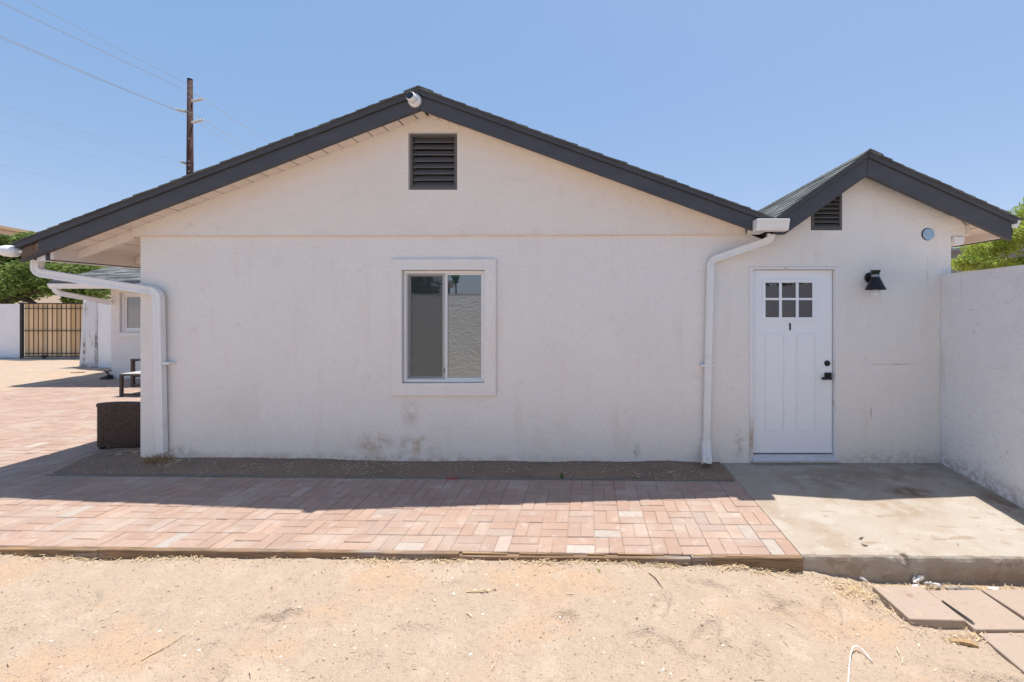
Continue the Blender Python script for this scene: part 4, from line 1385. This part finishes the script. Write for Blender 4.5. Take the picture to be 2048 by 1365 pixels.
dt = 8.07
tx0 = gx(238.5, dt)
table = empty('coffee_table', (tx0 + 0.5, dt - CAMD + 0.3, 0), 'low bronze metal patio table with a pale top behind the wicker chair', 'table')
ty = dt - CAMD
zt = gz(749, dt)
for xx in (tx0, tx0 + 0.95):
    for yq in (ty, ty + 0.5):
        MB().box(xx, xx + 0.042, yq, yq + 0.042, 0.0, zt - 0.03).build('leg', 'bronze', table)
MB().box(tx0, tx0 + 0.992, ty, ty + 0.542, zt - 0.03, zt).build('top_frame', 'bronze', table)
MB().box(tx0 + 0.01, tx0 + 0.982, ty + 0.01, ty + 0.532, zt + 0.001, zt + 0.010).build('tabletop', 'frosted', table)
MB().box(tx0 + 0.043, tx0 + 0.949, ty + 0.005, ty + 0.035, 0.02, 0.05).build('stretcher', 'bronze', table)
dk = 9.0
kx0 = gx(261, dk)
ky = dk - CAMD
mc = empty('patio_chair', (kx0 + 0.3, ky + 0.3, 0), 'bronze metal armchair with a dark cushion behind the low patio table', 'chair')
za = gz(721, dk)
for xx in (kx0, kx0 + 0.62):
    for yq in (ky, ky + 0.55):
        MB().box(xx, xx + 0.05, yq, yq + 0.05, 0.0, za - 0.03).build('leg', 'bronze', mc)
    MB().box(xx, xx + 0.05, ky, ky + 0.60, za - 0.03, za).build('armrest', 'bronze', mc)
MB().box(kx0 + 0.052, kx0 + 0.618, ky + 0.002, ky + 0.04, 0.02, 0.06).build('stretcher', 'bronze', mc)
MB().box(kx0 + 0.0, kx0 + 0.67, ky - 0.0, ky + 0.04, za - 0.002, za + 0.03).build('front_rail', 'bronze', mc)
MB().box(kx0 + 0.052, kx0 + 0.618, ky + 0.045, ky + 0.55, 0.20, 0.25).build('seat', 'bronze', mc)
MB().box(kx0 + 0.06, kx0 + 0.61, ky + 0.045, ky + 0.54, 0.252, 0.33).build('cushion', 'cushion', mc, bevel=0.02, seg=2)
MB().box(kx0 + 0.06, kx0 + 0.61, ky + 0.551, ky + 0.62, 0.3, 0.75).build('backrest', 'bronze', mc)

# loose things by the rear house corner and on the dirt
p = at(214, 752, 10.0)
lt = empty('black_debris', (p.x, p.y, 0), 'small unidentified black debris of made-up shape lying at the corner of the rear house', 'debris')  # unidentified black debris, its fixture shape made up
MB().hexa([(p.x - 0.13, p.y - 0.06, 0.0), (p.x + 0.10, p.y - 0.09, 0.0), (p.x + 0.11, p.y + 0.05, 0.0), (p.x - 0.11, p.y + 0.06, 0.0)],
          [(p.x - 0.12, p.y - 0.05, 0.035), (p.x + 0.09, p.y - 0.08, 0.10), (p.x + 0.10, p.y + 0.04, 0.10), (p.x - 0.10, p.y + 0.05, 0.035)]).build('housing', 'black', lt, bevel=0.01)
MB().tube([(p.x + 0.07, p.y - 0.02, 0.09), (p.x + 0.02, p.y - 0.02, 0.16), (p.x - 0.06, p.y, 0.19)], 0.014, 8).tube([(p.x + 0.0, p.y, 0.165), (p.x + 0.10, p.y + 0.01, 0.20)], 0.012, 8).build('bracket', 'black', lt)
p = at(155, 747, 10.85)
tag(MB().bar((p.x - 0.14, p.y - 0.02, 0.015), (p.x + 0.14, p.y + 0.03, 0.022), 0.06, 0.025).build('plank_piece', 'chip', bevel=0.004), 'short brown plank piece lying on the dirt before the stained pier', 'plank')

# ------------------------------------------------------------------ trees, far buildings, power pole
def crown(clumps, n_per, size, ratio, mat, parent, droop=0.3, name='crown', flat=0.5):
    V, F = [], []
    k = 0
    for (c, r) in clumps:
        for _ in range(n_per):
            d = np.random.normal(0, 1, 3)
            d /= np.linalg.norm(d)
            rr = np.random.rand() ** 0.45
            p = np.array(c) + d * np.array(r) * rr
            a = np.random.normal(0, 1, 3)
            a[2] = a[2] * flat - droop
            a /= np.linalg.norm(a)
            b = np.cross(a, np.random.normal(0, 1, 3))
            b /= np.linalg.norm(b) + 1e-6
            s = size * np.random.uniform(0.6, 1.4)
            u, v = a * s / 2, b * s * ratio / 2
            V += [p - u, p + v - u * 0.2, p + u, p - v - u * 0.2]
            F.append((k, k + 1, k + 2, k + 3))
            k += 4
    me = bpy.data.meshes.new(name)
    o = origin_of(parent)
    me.from_pydata([(v[0] - o.x, v[1] - o.y, v[2] - o.z) for v in V], [], F)
    me.materials.append(M[mat])
    ob = bpy.data.objects.new(name, me)
    COL.objects.link(ob)
    ob.parent = parent
    return ob


def lobes(c, r, n, rr):
    out = []
    for _ in range(n):
        d = np.random.normal(0, 1, 3)
        d /= np.linalg.norm(d)
        q = np.array(c) + d * np.array(r) * np.random.uniform(0.35, 1.0)
        s = rr * np.random.uniform(0.6, 1.3)
        out.append((q, (s * 1.2, s * 1.2, s * 0.8)))
    return out


def limb_set(mb, base, ends, r0, r1):
    for e in ends:
        b, e = Vector(base), Vector(e)
        mid = (b + e) / 2 + Vector((random.uniform(-.2, .2), random.uniform(-.2, .2), random.uniform(0.0, .3)))
        mb.tube([b, (b + mid) / 2 + Vector((0, 0, .05)), mid, e], [r0, r0 * .8, (r0 + r1) / 2, r1], 8)


dtree = 23.0
tb = at(8, 660, dtree)
tree = empty('mesquite_tree', (tb.x, tb.y, 0), 'dark green spreading tree behind the wooden gate at the left', 'tree')
m_ = MB()
m_.tube([(tb.x, tb.y, -0.2), (tb.x - 0.1, tb.y, 1.3), (tb.x - 0.3, tb.y, 2.1), (tb.x + 0.2, tb.y, 3.0)], [0.6, 0.5, 0.45, 0.25], 10)
cl = lobes(at(60, 545, dtree), (3.2, 2.6, 1.35), 34, 0.75) + lobes(at(-20, 500, dtree), (2.0, 2, 1.2), 12, 0.7) + lobes(at(150, 570, dtree), (1.3, 1.2, 0.9), 17, 0.5) + lobes(at(40, 490, dtree), (1.3, 1.5, 0.5), 10, 0.5)
limb_set(m_, (tb.x - 0.2, tb.y, 2.0), [at(80, 612, dtree - 0.5), at(130, 560, dtree), at(60, 520, dtree), at(10, 500, dtree)], 0.22, 0.06)
m_.build('trunk', 'bark', tree, smooth=True)
crown(cl, 800, 0.19, 0.40, 'leaf', tree, 0.25)

drt = 9.2
tb = at(2120, 640, drt + 1)
rt = empty('palo_verde_tree', (tb.x, tb.y, 0), 'light green feathery tree rising behind the white wall at the right', 'tree')
m_ = MB()
m_.tube([(tb.x, tb.y, -0.2), (tb.x - 0.1, tb.y, 1.0), (tb.x - 0.15, tb.y, 1.8)], [0.22, 0.18, 0.14], 10)
limb_set(m_, (tb.x - 0.12, tb.y, 1.4), [at(1925, 515, drt), at(1960, 490, drt + .6), at(2030, 450, drt), at(2100, 420, drt + 0.5)], 0.08, 0.015)
m_.build('trunk', 'bark', rt, smooth=True)
cl = []
for px, py, r, n in ((1925, 520, 0.34, 5), (1960, 505, 0.36, 6), (2000, 490, 0.42, 7), (2035, 470, 0.45, 8), (2060, 440, 0.5, 8), (2100, 440, 0.6, 8), (2050, 530, 0.5, 6), (1985, 535, 0.4, 5), (2080, 405, 0.4, 5)):
    for _ in range(n):
        q = at(px + random.uniform(-20, 20), py + random.uniform(-14, 14), drt + random.uniform(-0.6, 0.7))
        cl.append((q, (r * .75, r * .8, r * .42)))
crown(cl, 330, 0.10, 0.24, 'leaf_light', rt, 0.45, flat=0.6)

nb = empty('neighbour_shed', (10.5, 8, 0), 'grey building glimpsed through the light green tree at the right', 'building')
a = at(1905, 500, 13.5)
MB().box(a.x - 1.5, a.x + 5, a.y, a.y + 4, -0.2, gz(505, 13.5)).build('wall', 'grey_roof', nb)
MB().prism([(a.x - 1.8, gz(505, 13.5)), (a.x + 5.3, gz(505, 13.5)), (a.x + 5.3, gz(496, 13.5)), (a.x - 1.8, gz(500, 13.5))], a.y - 0.3, a.y + 4.3).build('roof', 'grey_roof', nb)

big = empty('beige_building', (-60, 45, 0), 'large plain beige building with a flat tan roof edge behind the dark tree', 'building')
a, b = Vector((-54.0, 33.0, 0)), Vector((-62.5, 58.0, 0))
a = at(-60, 612, 38.0); b = at(300, 612, 62.0)
a.z = b.z = 0
zt = 9.0
dv = (b - a).normalized()
nv = Vector((-dv.y, dv.x, 0))
if nv.x > 0: nv = -nv
MB().hexa([a - Vector((0, 0, .3)), b - Vector((0, 0, .3)), b + nv * 15 - Vector((0, 0, .3)), a + nv * 15 - Vector((0, 0, .3))], [a + Vector((0, 0, zt)), b + Vector((0, 0, zt)), b + nv * 15 + Vector((0, 0, zt)), a + nv * 15 + Vector((0, 0, zt))]).build('wall', 'beige_wall', big)
m_ = MB()
a2, b2 = a - nv * 0.5 - dv * 0.5, b - nv * 0.5 + dv * .5
for z0, z1, mm in ((zt + 0.02, zt + 0.32, 0),):
    m_.hexa([a2 + Vector((0, 0, z0)), b2 + Vector((0, 0, z0)), b2 + nv * 16 + Vector((0, 0, z0)), a2 + nv * 16 + Vector((0, 0, z0))], [a2 + Vector((0, 0, z1)), b2 + Vector((0, 0, z1)), b2 + nv * 16 + Vector((0, 0, z1)), a2 + nv * 16 + Vector((0, 0, z1))])
m_.build('roof', 'tan_trim', big)

dp = 30.0
pb = at(380, 612, dp)
pole = empty('utility_pole', (pb.x, pb.y, 0), 'tall rusty brown utility pole with grey insulators beyond the left roof slope', 'utility pole')
zt = gz(160, dp)
MB().tube([(pb.x, pb.y, -0.5), (pb.x, pb.y, zt * 0.5), (pb.x, pb.y, zt)], [0.27, 0.215, 0.15], 14).build('shaft', 'pole', pole, smooth=True)
MB().lathe((pb.x, pb.y, zt), (0, 0, 1), [(0.16, 0), (0.16, 0.05), (0.02, 0.08)], 14).build('cap', 'black', pole)


def insulator(px0, py0, px1, py1, dz=0.0):
    a, b = at(px0, py0, dp), at(px1, py1, dp - 0.2)
    d = b - a
    L = d.length
    pr = [(0.05, 0)]
    n = 7
    for k in range(n):
        t = (k + 0.3) / n * L * 0.85
        pr += [(0.05, t), (0.10, t + 0.02), (0.10, t + 0.045), (0.05, t + 0.06)]
    pr += [(0.04, L * 0.9), (0.06, L), (0.01, L + 0.02)]
    MB().lathe(a, d, pr, 12).build('insulator', 'insulator', pole)


insulator(384, 203, 407, 198)
insulator(384, 246, 407, 240)
insulator(374, 224, 350, 219)
insulator(374, 328, 361, 324)
for py in (175, 198, 232, 280, 325, 333, 345):
    c = at(384, py, dp)
    MB().box(c.x - 0.03, c.x + 0.03, c.y - 0.26, c.y - 0.2, c.z - 0.04, c.z + 0.04).build('bolt', 'steel', pole)


def wire(pts, r, label):
    """pts: (photo x, photo y) of places along one level wire; the first one is at the pole"""
    z = gz(pts[0][1], dp)
    P = []
    for px, py in pts:
        d = (z - CAMH) * FP / (CY - py)
        P.append(at(px, py, d))
    full = []
    for a, b in zip(P[:-1], P[1:]):
        for k in range(10):
            t = k / 10
            q = a.lerp(b, t)
            q.z -= (b - a).length * 0.006 * 4 * t * (1 - t)
            full.append(q)
    full.append(P[-1])
    o = MB().tube(full, r, 5).build('power_line', 'wire')
    tag(o, label, 'power line', 'overhead power lines at the pole')


wire([(374, 168), (50, 0), (-330, -190)], 0.011, 'uppermost power line running from the pole top to the upper left')
wire([(408, 198), (376, 182), (0, 4), (-300, -130)], 0.016, 'power line from the upper side insulator to the left')
wire([(408, 198), (545, 288), (600, 326)], 0.019, 'power line from the upper side insulator down to the right behind the roof')
wire([(350, 219), (0, 72), (-300, -55)], 0.017, 'power line from the left insulator, upper of the close pair')
wire([(351, 221), (0, 76), (-300, -48)], 0.013, 'power line from the left insulator, lower of the close pair')
wire([(408, 240), (385, 227), (372, 222)], 0.014, 'short jumper wire crossing the pole between the two sides')
wire([(408, 240), (505, 300), (600, 352)], 0.019, 'power line from the lower side insulator to the right behind the roof')
wire([(362, 225), (400, 247), (495, 305), (600, 370)], 0.016, 'thin power line below the lower side insulator running right')
wire([(361, 324), (0, 210), (-300, 110)], 0.006, 'faint lower power line from the lowest visible insulator to the left')
wire([(352, 358), (0, 262), (-300, 175)], 0.006, 'lowest faint power line passing just above the roof edge')
wire([(380, 338), (0, 223), (-300, 125)], 0.005, 'faint power line just under the lowest visible insulator')
wire([(420, 432), (250, 385), (10, 333), (-300, 265)], 0.006, 'lowest telephone line near the tree top at the left')

# trees, palm and hoop behind the viewer, seen in the panes
for (x, y, r, h, lab) in ((9.5, -13.0, 2.4, 4.6, 'dark leafy tree behind the viewer, reflected in the door panes'), (-7.9, -14.0, 1.3, 4.4, 'dark leafy tree behind the viewer, reflected in the left window pane')):
    t = empty('shade_tree', (x, y, 0), lab, 'tree')
    m_ = MB().tube([(x, y, -0.2), (x + 0.1, y, h * 0.5), (x, y, h * 0.8)], [0.2, 0.15, 0.06], 8)
    m_.build('trunk', 'bark', t)
    crown(lobes((x, y, h * 0.68), (r, r * 0.7, h * 0.28), 16, r * 0.4), 130, 0.3, 0.5, 'leaf_dark', t, 0.2)
pd = 150.0
pt = at(911, 552, pd)
py_ = -(pd - CAMD)
palm = empty('fan_palm', (pt.x, py_, 0), 'tall fan palm far behind the viewer, reflected in the right pane', 'palm')
MB().tube([(pt.x, py_, -0.2), (pt.x + .2, py_, 6), (pt.x, py_, pt.z)], [0.45, 0.35, 0.3], 8).build('trunk', 'bark', palm)
crown([((pt.x, py_, pt.z), (1.5, 1.5, 1.3)), ((pt.x, py_, pt.z - 1.5), (0.9, 0.9, 1.4))], 160, 1.3, 0.3, 'palm', palm, 0.1)
hd = 28.0
hp = at(897, 570, hd)
hy = -(hd - CAMD)
hoop = empty('basketball_hoop', (hp.x, hy, 0), 'basketball hoop on a pole behind the viewer, reflected in the right pane', 'basketball hoop')
MB().tube([(hp.x, hy, -0.2), (hp.x, hy, 3.2)], 0.06, 8).build('pole', 'black', hoop)
MB().box(hp.x - 0.05, hp.x + 0.28, hy - 0.05, hy + 0.05, 2.9, 3.4).build('backboard', 'greystick', hoop)
MB().tube([(hp.x + 0.12 + 0.22 * math.cos(a), hy + 0.3 + 0.22 * math.sin(a), 3.0) for a in [k * math.pi / 8 for k in range(17)]], 0.012, 6).build('rim', 'red', hoop)

# ------------------------------------------------------------------ stepping slabs, litter and loose ground cover
step_group = 'pinkish square concrete slabs on the sand'


def stepping(corners, th, label, tilt=0.0):
    m = MB().hexa([(c[0], c[1], c[2] - th) for c in corners], [tuple(c) for c in corners])
    return tag(m.build('stepping_slab', 'stepping', bevel=0.004), label, 'paving slab', step_group)


def gpt(px, py, z):
    d = (CAMH - z) * FP / (py - CY)
    v = at(px, py, d)
    return (v.x, v.y, z)


def quad(cs, z):
    q = [gpt(px, py, zz) for (px, py), zz in zip(cs, z)]
    return q


stepping(quad([(1819, 1238), (1932, 1241), (1843, 1172), (1744, 1172)], (-0.128,) * 4), 0.055, 'raised pinkish concrete slab, leftmost of those below the concrete step')
stepping(quad([(1950, 1259), (2075, 1259), (1958, 1179), (1855, 1181)], (-0.150, -0.15, -0.15, -0.148)), 0.05, 'pinkish concrete slab right of the raised slab, with the metal strip on its edge')
stepping(quad([(2083, 1256), (2215, 1256), (2070, 1178), (1962, 1179)], (-0.150,) * 4), 0.05, 'pinkish concrete slab at the right picture edge just below the concrete step')
stepping(quad([(2075, 1366), (2230, 1366), (2080, 1265), (1956, 1266)], (-0.165,) * 4), 0.05, 'half buried pinkish slab lowest at the right picture edge')
a, b = gpt(1886, 1204, -0.143), gpt(1948, 1247, -0.143)
m_ = MB().bar(a, b, 0.014, 0.005).bar((a[0] - .006, a[1], a[2] + 0.006), (b[0] - .006, b[1], b[2] + 0.006), 0.003, 0.014)
tag(m_.build('metal_strip', 'steel'), 'short grey metal angle strip lying between two pinkish slabs', 'metal strip')


def gz_at(x, y):
    return float(ground_z(np.array(x), np.array(y)))


def on_ground(px, py):
    z = -0.1
    for _ in range(6):
        v = gpt(px, py, z)
        z = gz_at(v[0], v[1])
    return Vector((v[0], v[1], z))


# white cable looping out of the ground
cp = [on_ground(1694, 1420), on_ground(1697, 1365), on_ground(1700, 1325), on_ground(1704, 1305), on_ground(1714, 1299), on_ground(1728, 1309), on_ground(1745, 1326)]
for k, h in enumerate((0.02, 0.02, 0.022, 0.024, 0.022, 0.018, 0.004)):
    cp[k] = cp[k] + Vector((0, 0, h))
tag(MB().tube(rounded(cp, 0.02, 3), 0.0031, 8).build('cable', 'plastic_white', smooth=True), 'white cable loop sticking out of the sand at the bottom', 'cable')


def scrap(px, py, w, h, label, mat='plastic_white', name='plastic_scrap', cat='litter', lift=0.02, rot=0.0, group=None):
    c = Vector(gpt(px, py, -0.155))
    m = MB()
    n = 7
    vs = []
    for j in range(n):
        for i in range(n):
            u, v = i / (n - 1) - 0.5, j / (n - 1) - 0.5
            e = 1 - 0.35 * random.random() * (abs(u) > 0.4 or abs(v) > 0.4)
            x, y = u * w * e, v * h * e
            x, y = x * math.cos(rot) - y * math.sin(rot), x * math.sin(rot) + y * math.cos(rot)
            vs.append((c.x + x, c.y + y, max(gz_at(c.x + x, c.y + y) if c.y + y < slab_front(c.x + x) else c.z, c.z - 0.01) + 0.003 + lift * random.random()))
    fs = [(j * n + i, j * n + i + 1, (j + 1) * n + i + 1, (j + 1) * n + i) for j in range(n - 1) for i in range(n - 1)]
    o = m.add(vs, fs).build(name, mat, fix=False)
    sol = [(v[0], v[1], v[2]) for v in vs]
    return tag(o, label, cat, group)


sg = 'white scraps of plastic below the concrete step'
scrap(1836, 1163, 0.10, 0.030, 'crumpled white plastic scrap against the middle of the concrete step', lift=0.045, rot=0.3, group=sg)
scrap(1866, 1170, 0.10, 0.028, 'long torn white plastic strip right of the crumpled scrap', lift=0.025, rot=-0.35, group=sg)
scrap(1830, 1171, 0.055, 0.025, 'small flat white scrap at the rear edge of the raised slab', lift=0.01, group=sg)
scrap(1727, 1164, 0.022, 0.05, 'narrow whitish plastic scrap left of the raised slab', lift=0.03, rot=0.5, group=sg)
scrap(1988, 1177, 0.09, 0.03, 'flat white scrap by the right end of the concrete step', lift=0.012, group=sg)
a, b = on_ground(1893, 1181), on_ground(1950, 1183)
tag(MB().tube([a + Vector((0, 0, .008)), (a + b) / 2 + Vector((0, 0, .012)), b + Vector((0, 0, .008))], [0.010, 0.013, 0.009], 7).build('stick', 'greystick'), 'flaky grey stick lying behind the pinkish slabs', 'stick')
a, b = on_ground(1900, 1284), on_ground(1955, 1294)
m_ = MB().sweep([a + Vector((0, 0, 0.006)), a.lerp(b, .4) + Vector((0, 0, .014)), a.lerp(b, .75) + Vector((0, 0, .012)), b + Vector((0, 0, .004))], [(-.014, -.008), (.014, -.008), (.012, .006), (-.010, .008)], ref=(0, 0, 1))
tag(m_.build('wood_chip', 'chip'), 'brown splintered wood chip on the sand left of the lowest slab', 'wood chip')
a, b = on_ground(283, 1323), on_ground(372, 1270)
tag(MB().tube([a + Vector((0, 0, .006)), a.lerp(b, .5) + Vector((0.01, 0, .012)), b + Vector((0, 0, .01))], [0.0035, 0.003, 0.002], 6).build('straw_stalk', 'straw'), 'long pale straw stalk lying on the sand at the lower left', 'straw')
pts = [on_ground(1298, 1148), on_ground(1312, 1160), on_ground(1326, 1178)]
tag(MB().tube([p + Vector((0, 0, .005)) for p in pts], [0.003, 0.003, 0.0015], 6).build('twig', 'bark'), 'thin dark curved twig on the sand below the timber edging', 'twig')
a, b = on_ground(932, 1186), on_ground(992, 1181)
m_ = MB().tube([a + Vector((0, 0, .005)), a.lerp(b, .55) + Vector((0, 0, .007))], [0.003, 0.004], 6)
for k in range(26):
    t = random.uniform(0.5, 1.0)
    c0 = a.lerp(b, t) + Vector((0, 0, 0.008))
    m_.bar(c0, c0 + Vector((random.uniform(0.0, .03), random.uniform(-.018, .018), random.uniform(-.002, .01))), 0.003, 0.0015)
tag(m_.build('dry_seed_head', 'straw'), 'dry straw coloured seed head lying alone on the sand', 'dry plant')
c = gpt(905, 957, 0.012)
tag(MB().box(c[0] - 0.06, c[0] + 0.06, c[1] - 0.006, c[1] + 0.004, 0.008, 0.016).build('plastic_scrap', 'red'), 'small red plastic strip on the metal edging of the soil bed', 'litter')
c = gpt(1123, 955, 0.012)
tag(MB().prism([(c[0] - 0.012, 0.0), (c[0] + 0.012, 0.0), (c[0] + 0.015, 0.035), (c[0] + 0.003, 0.05), (c[0] - 0.012, 0.04)], c[1], c[1] + 0.012).build('plastic_litter', 'green', bevel=0.003), 'small dark green plastic piece standing at the front of the soil bed', 'litter')
a = on_ground(1198, 1143)
tag(MB().add([a + Vector((-.012, .02, .004)), a + Vector((.004, .0, .012)), a + Vector((.014, -.03, .006)), a + Vector((-.004, -.005, .005))], [(0, 1, 2, 3)]).build('leaf', 'leaf_light', fix=False), 'single yellow green leaf on the sand below the pavers', 'leaf')

for px, py, lab, r in ((1722, 1078, 'curled brown dead leaf on the sunlit concrete pad, nearer the house', 0.3), (1729, 1092, 'curled brown dead leaf on the sunlit concrete pad, nearer the step edge', -0.5), (1916, 1091, 'tiny dark leaf bit at the right of the sunlit concrete pad', 1.0)):
    c = Vector(gpt(px, py, 0.002))
    k = 0.5 if r == 1.0 else 1.0
    V = []
    for u, w in ((-1, 0.0), (-.5, .7), (.1, 1), (.6, .6), (1, 0.05)):
        for sgn in (-1, 1):
            lx, ly = u * 0.024 * k, sgn * w * 0.007 * k
            V.append(c + Vector((lx * math.cos(r) - ly * math.sin(r), lx * math.sin(r) + ly * math.cos(r), 0.002 + 0.006 * abs(u) + 0.003 * (sgn > 0))))
    tag(MB().add(V, [(2 * i, 2 * i + 2, 2 * i + 3, 2 * i + 1) for i in range(4)]).build('dead_leaf', 'bark', fix=False), lab, 'leaf', 'dead leaves on the concrete pad')
# pebbles: many, joined
def pebbles(n, mat, rmin, rmax, area, name, zf, pw=2.5):
    m = MB()
    for _ in range(n):
        x, y = area()
        z = zf(x, y)
        r = rmin + (rmax - rmin) * random.random() ** pw
        q = random.uniform(0, 6.28)
        ax, ay, az = r * random.uniform(.8, 1.4), r * random.uniform(.7, 1.1), r * random.uniform(.45, .8)
        vs = []
        for (a, zz, s) in [(k * math.pi / 3, -0.35, 0.9) for k in range(6)] + [(k * math.pi / 3 + 0.5, 0.45, 0.75) for k in range(6)]:
            j = random.uniform(.8, 1.15)
            lx, ly = math.cos(a) * ax * s * j, math.sin(a) * ay * s * j
            vs.append((x + lx * math.cos(q) - ly * math.sin(q), y + lx * math.sin(q) + ly * math.cos(q), z + zz * az))
        vs.append((x, y, z + az * random.uniform(.75, 1)))
        fs = [(k, (k + 1) % 6, 6 + (k + 1) % 6, 6 + k) for k in range(6)] + [(6 + k, 6 + (k + 1) % 6, 12) for k in range(6)]
        m.add(vs, fs)
    o = m.build(name, mat, fix=False)
    return tag(o, None, None, None, 'stuff')


def fore():
    while True:
        d = random.uniform(2.0, 3.1)
        px = random.uniform(-30, 2078)
        x, y = gx(px, d), d - CAMD
        if y < float(yfront(np.array(x))) - 0.05:
            if x > 1.9 and y > -2.25 and random.random() < 0.8: continue
            return x, y


def bed():
    x = random.uniform(-5.4, 1.45)
    return x, random.uniform(float(planter_edge(x)) + 0.02, -0.02)


tag(pebbles(7000, 'pebble', 0.0014, 0.0080, fore, 'gravel', gz_at, 4.5), 'small brown pebbles and crumbs scattered over the sand')
tag(pebbles(330, 'pebble_white', 0.002, 0.010, fore, 'gravel', gz_at, 3), 'small whitish pebbles scattered over the sand')
def on_paving():
    x = random.uniform(-5.5, 1.45)
    return x, float(yfront(np.array(x))) + abs(random.gauss(0, 0.35)) + 0.01


tag(pebbles(700, 'pebble_white', 0.0012, 0.005, on_paving, 'gravel', lambda x, y: 0.0005, 4), 'pale grit scattered over the red pavers')
bz = lambda x, y: float(bed_z(np.array(x), np.array(y)))
tag(pebbles(1300, 'pebble', 0.002, 0.012, bed, 'gravel', bz, 3), 'small clods and stones on the shaded soil bed')
tag(pebbles(70, 'pebble_white', 0.003, 0.009, bed, 'gravel', bz, 2), 'few whitish stones on the shaded soil bed')


def straws(spots, name, label, zf, mat='straw', lmin=0.012, lmax=0.05, w=0.0022):
    m = MB()
    for (x, y, sx, sy, n) in spots:
        for _ in range(n):
            px, py = random.gauss(x, sx), random.gauss(y, sy)
            if zf is gz_at:
                if py > float(yfront(np.array(px))) - 0.042: py = float(yfront(np.array(px))) - 0.042 - random.random() * 0.02
            a = random.uniform(0, 6.28)
            L = random.uniform(lmin, lmax)
            z = zf(px, py) + 0.003 + random.random() ** 2 * 0.014
            p = Vector((px, py, z))
            q = p + Vector((math.cos(a) * L, math.sin(a) * L, random.uniform(-.004, .008)))
            s = Vector((-math.sin(a), math.cos(a), 0)) * w * random.uniform(.5, 1.3)
            u = Vector((0, 0, w * 0.8))
            m.add([p - s, p + s, q + s * .5, q - s * .5, p + u, q + u], [(0, 4, 5, 3), (4, 1, 2, 5), (0, 3, 2, 1)])
    return tag(m.build(name, mat, fix=False), label, None, None, 'stuff')


sp_ = []
for px, n, s in ((30, 60, .25), (165, 140, .12), (290, 30, .15), (330, 70, .1), (400, 60, .1), (560, 40, .15), (760, 130, .12), (900, 160, .12), (1080, 90, .12), (1130, 80, .1), (1230, 110, .14), (1320, 130, .08), (1440, 90, .08), (1500, 140, .12), (1570, 60, .08)):
    d = 3.0
    x = gx(px, d)
    sp_.append((x, float(yfront(np.array(x))) - 0.055, s, 0.02, n))
for x, y, sx, sy, n in ((1.75, -1.88, .10, .05, 380), (2.1, -1.80, .2, .022, 300), (2.6, -1.81, .25, .02, 260), (2.22, -2.05, .03, .1, 60), (2.2, -2.22, .1, .03, 160), (1.9, -2.05, .05, .1, 120), (-3.9, -2.35, .35, .12, 60), (-2.2, -2.6, 1.2, .3, 60), (0.3, -2.3, 1.4, .35, 110), (1.4, -2.5, .5, .3, 60)):
    sp_.append((x, y, sx, sy, n))
sp_ = [(a, b, c, d, int(n * 0.7)) for a, b, c, d, n in sp_]
straws(sp_, 'dry_straw', 'dry straw litter along the timber edging, the step and the slabs', gz_at)
bs = [(-4.55, -0.06, .10, .05, 120), (-5.0, 0.1, .2, .05, 60), (-3.4, -0.2, .3, .08, 60), (-2.4, -0.15, .35, .08, 80), (0.9, -0.35, .3, .05, 60), (-0.3, -0.2, 1.5, .1, 90)]
straws(bs, 'dry_straw', 'dry straw and dead stems on the shaded soil bed', bz, lmin=0.015, lmax=0.06)
# dead weed at the foot of the left downspout
w_ = empty('dead_weed', (-4.62, -0.06, 0.05), 'dry brown weed clump at the foot of the left downspout', 'weed')
m_ = MB()
for k in range(90):
    x, y = random.gauss(-4.60, .07), random.gauss(-0.075, .03)
    y = min(y, -0.02)
    z = bz(x, y)
    a = random.uniform(0, 6.28)
    m_.tube([(x, y, z), (x + math.cos(a) * .02, y - abs(math.sin(a)) * .02, z + random.uniform(.02, .06)), (x + math.cos(a) * .05, y - abs(math.sin(a)) * .04, z + random.uniform(.02, .09))], [0.003, 0.002, 0.001], 4)
tag(m_.build('stem', 'chip', w_), kind='stuff')
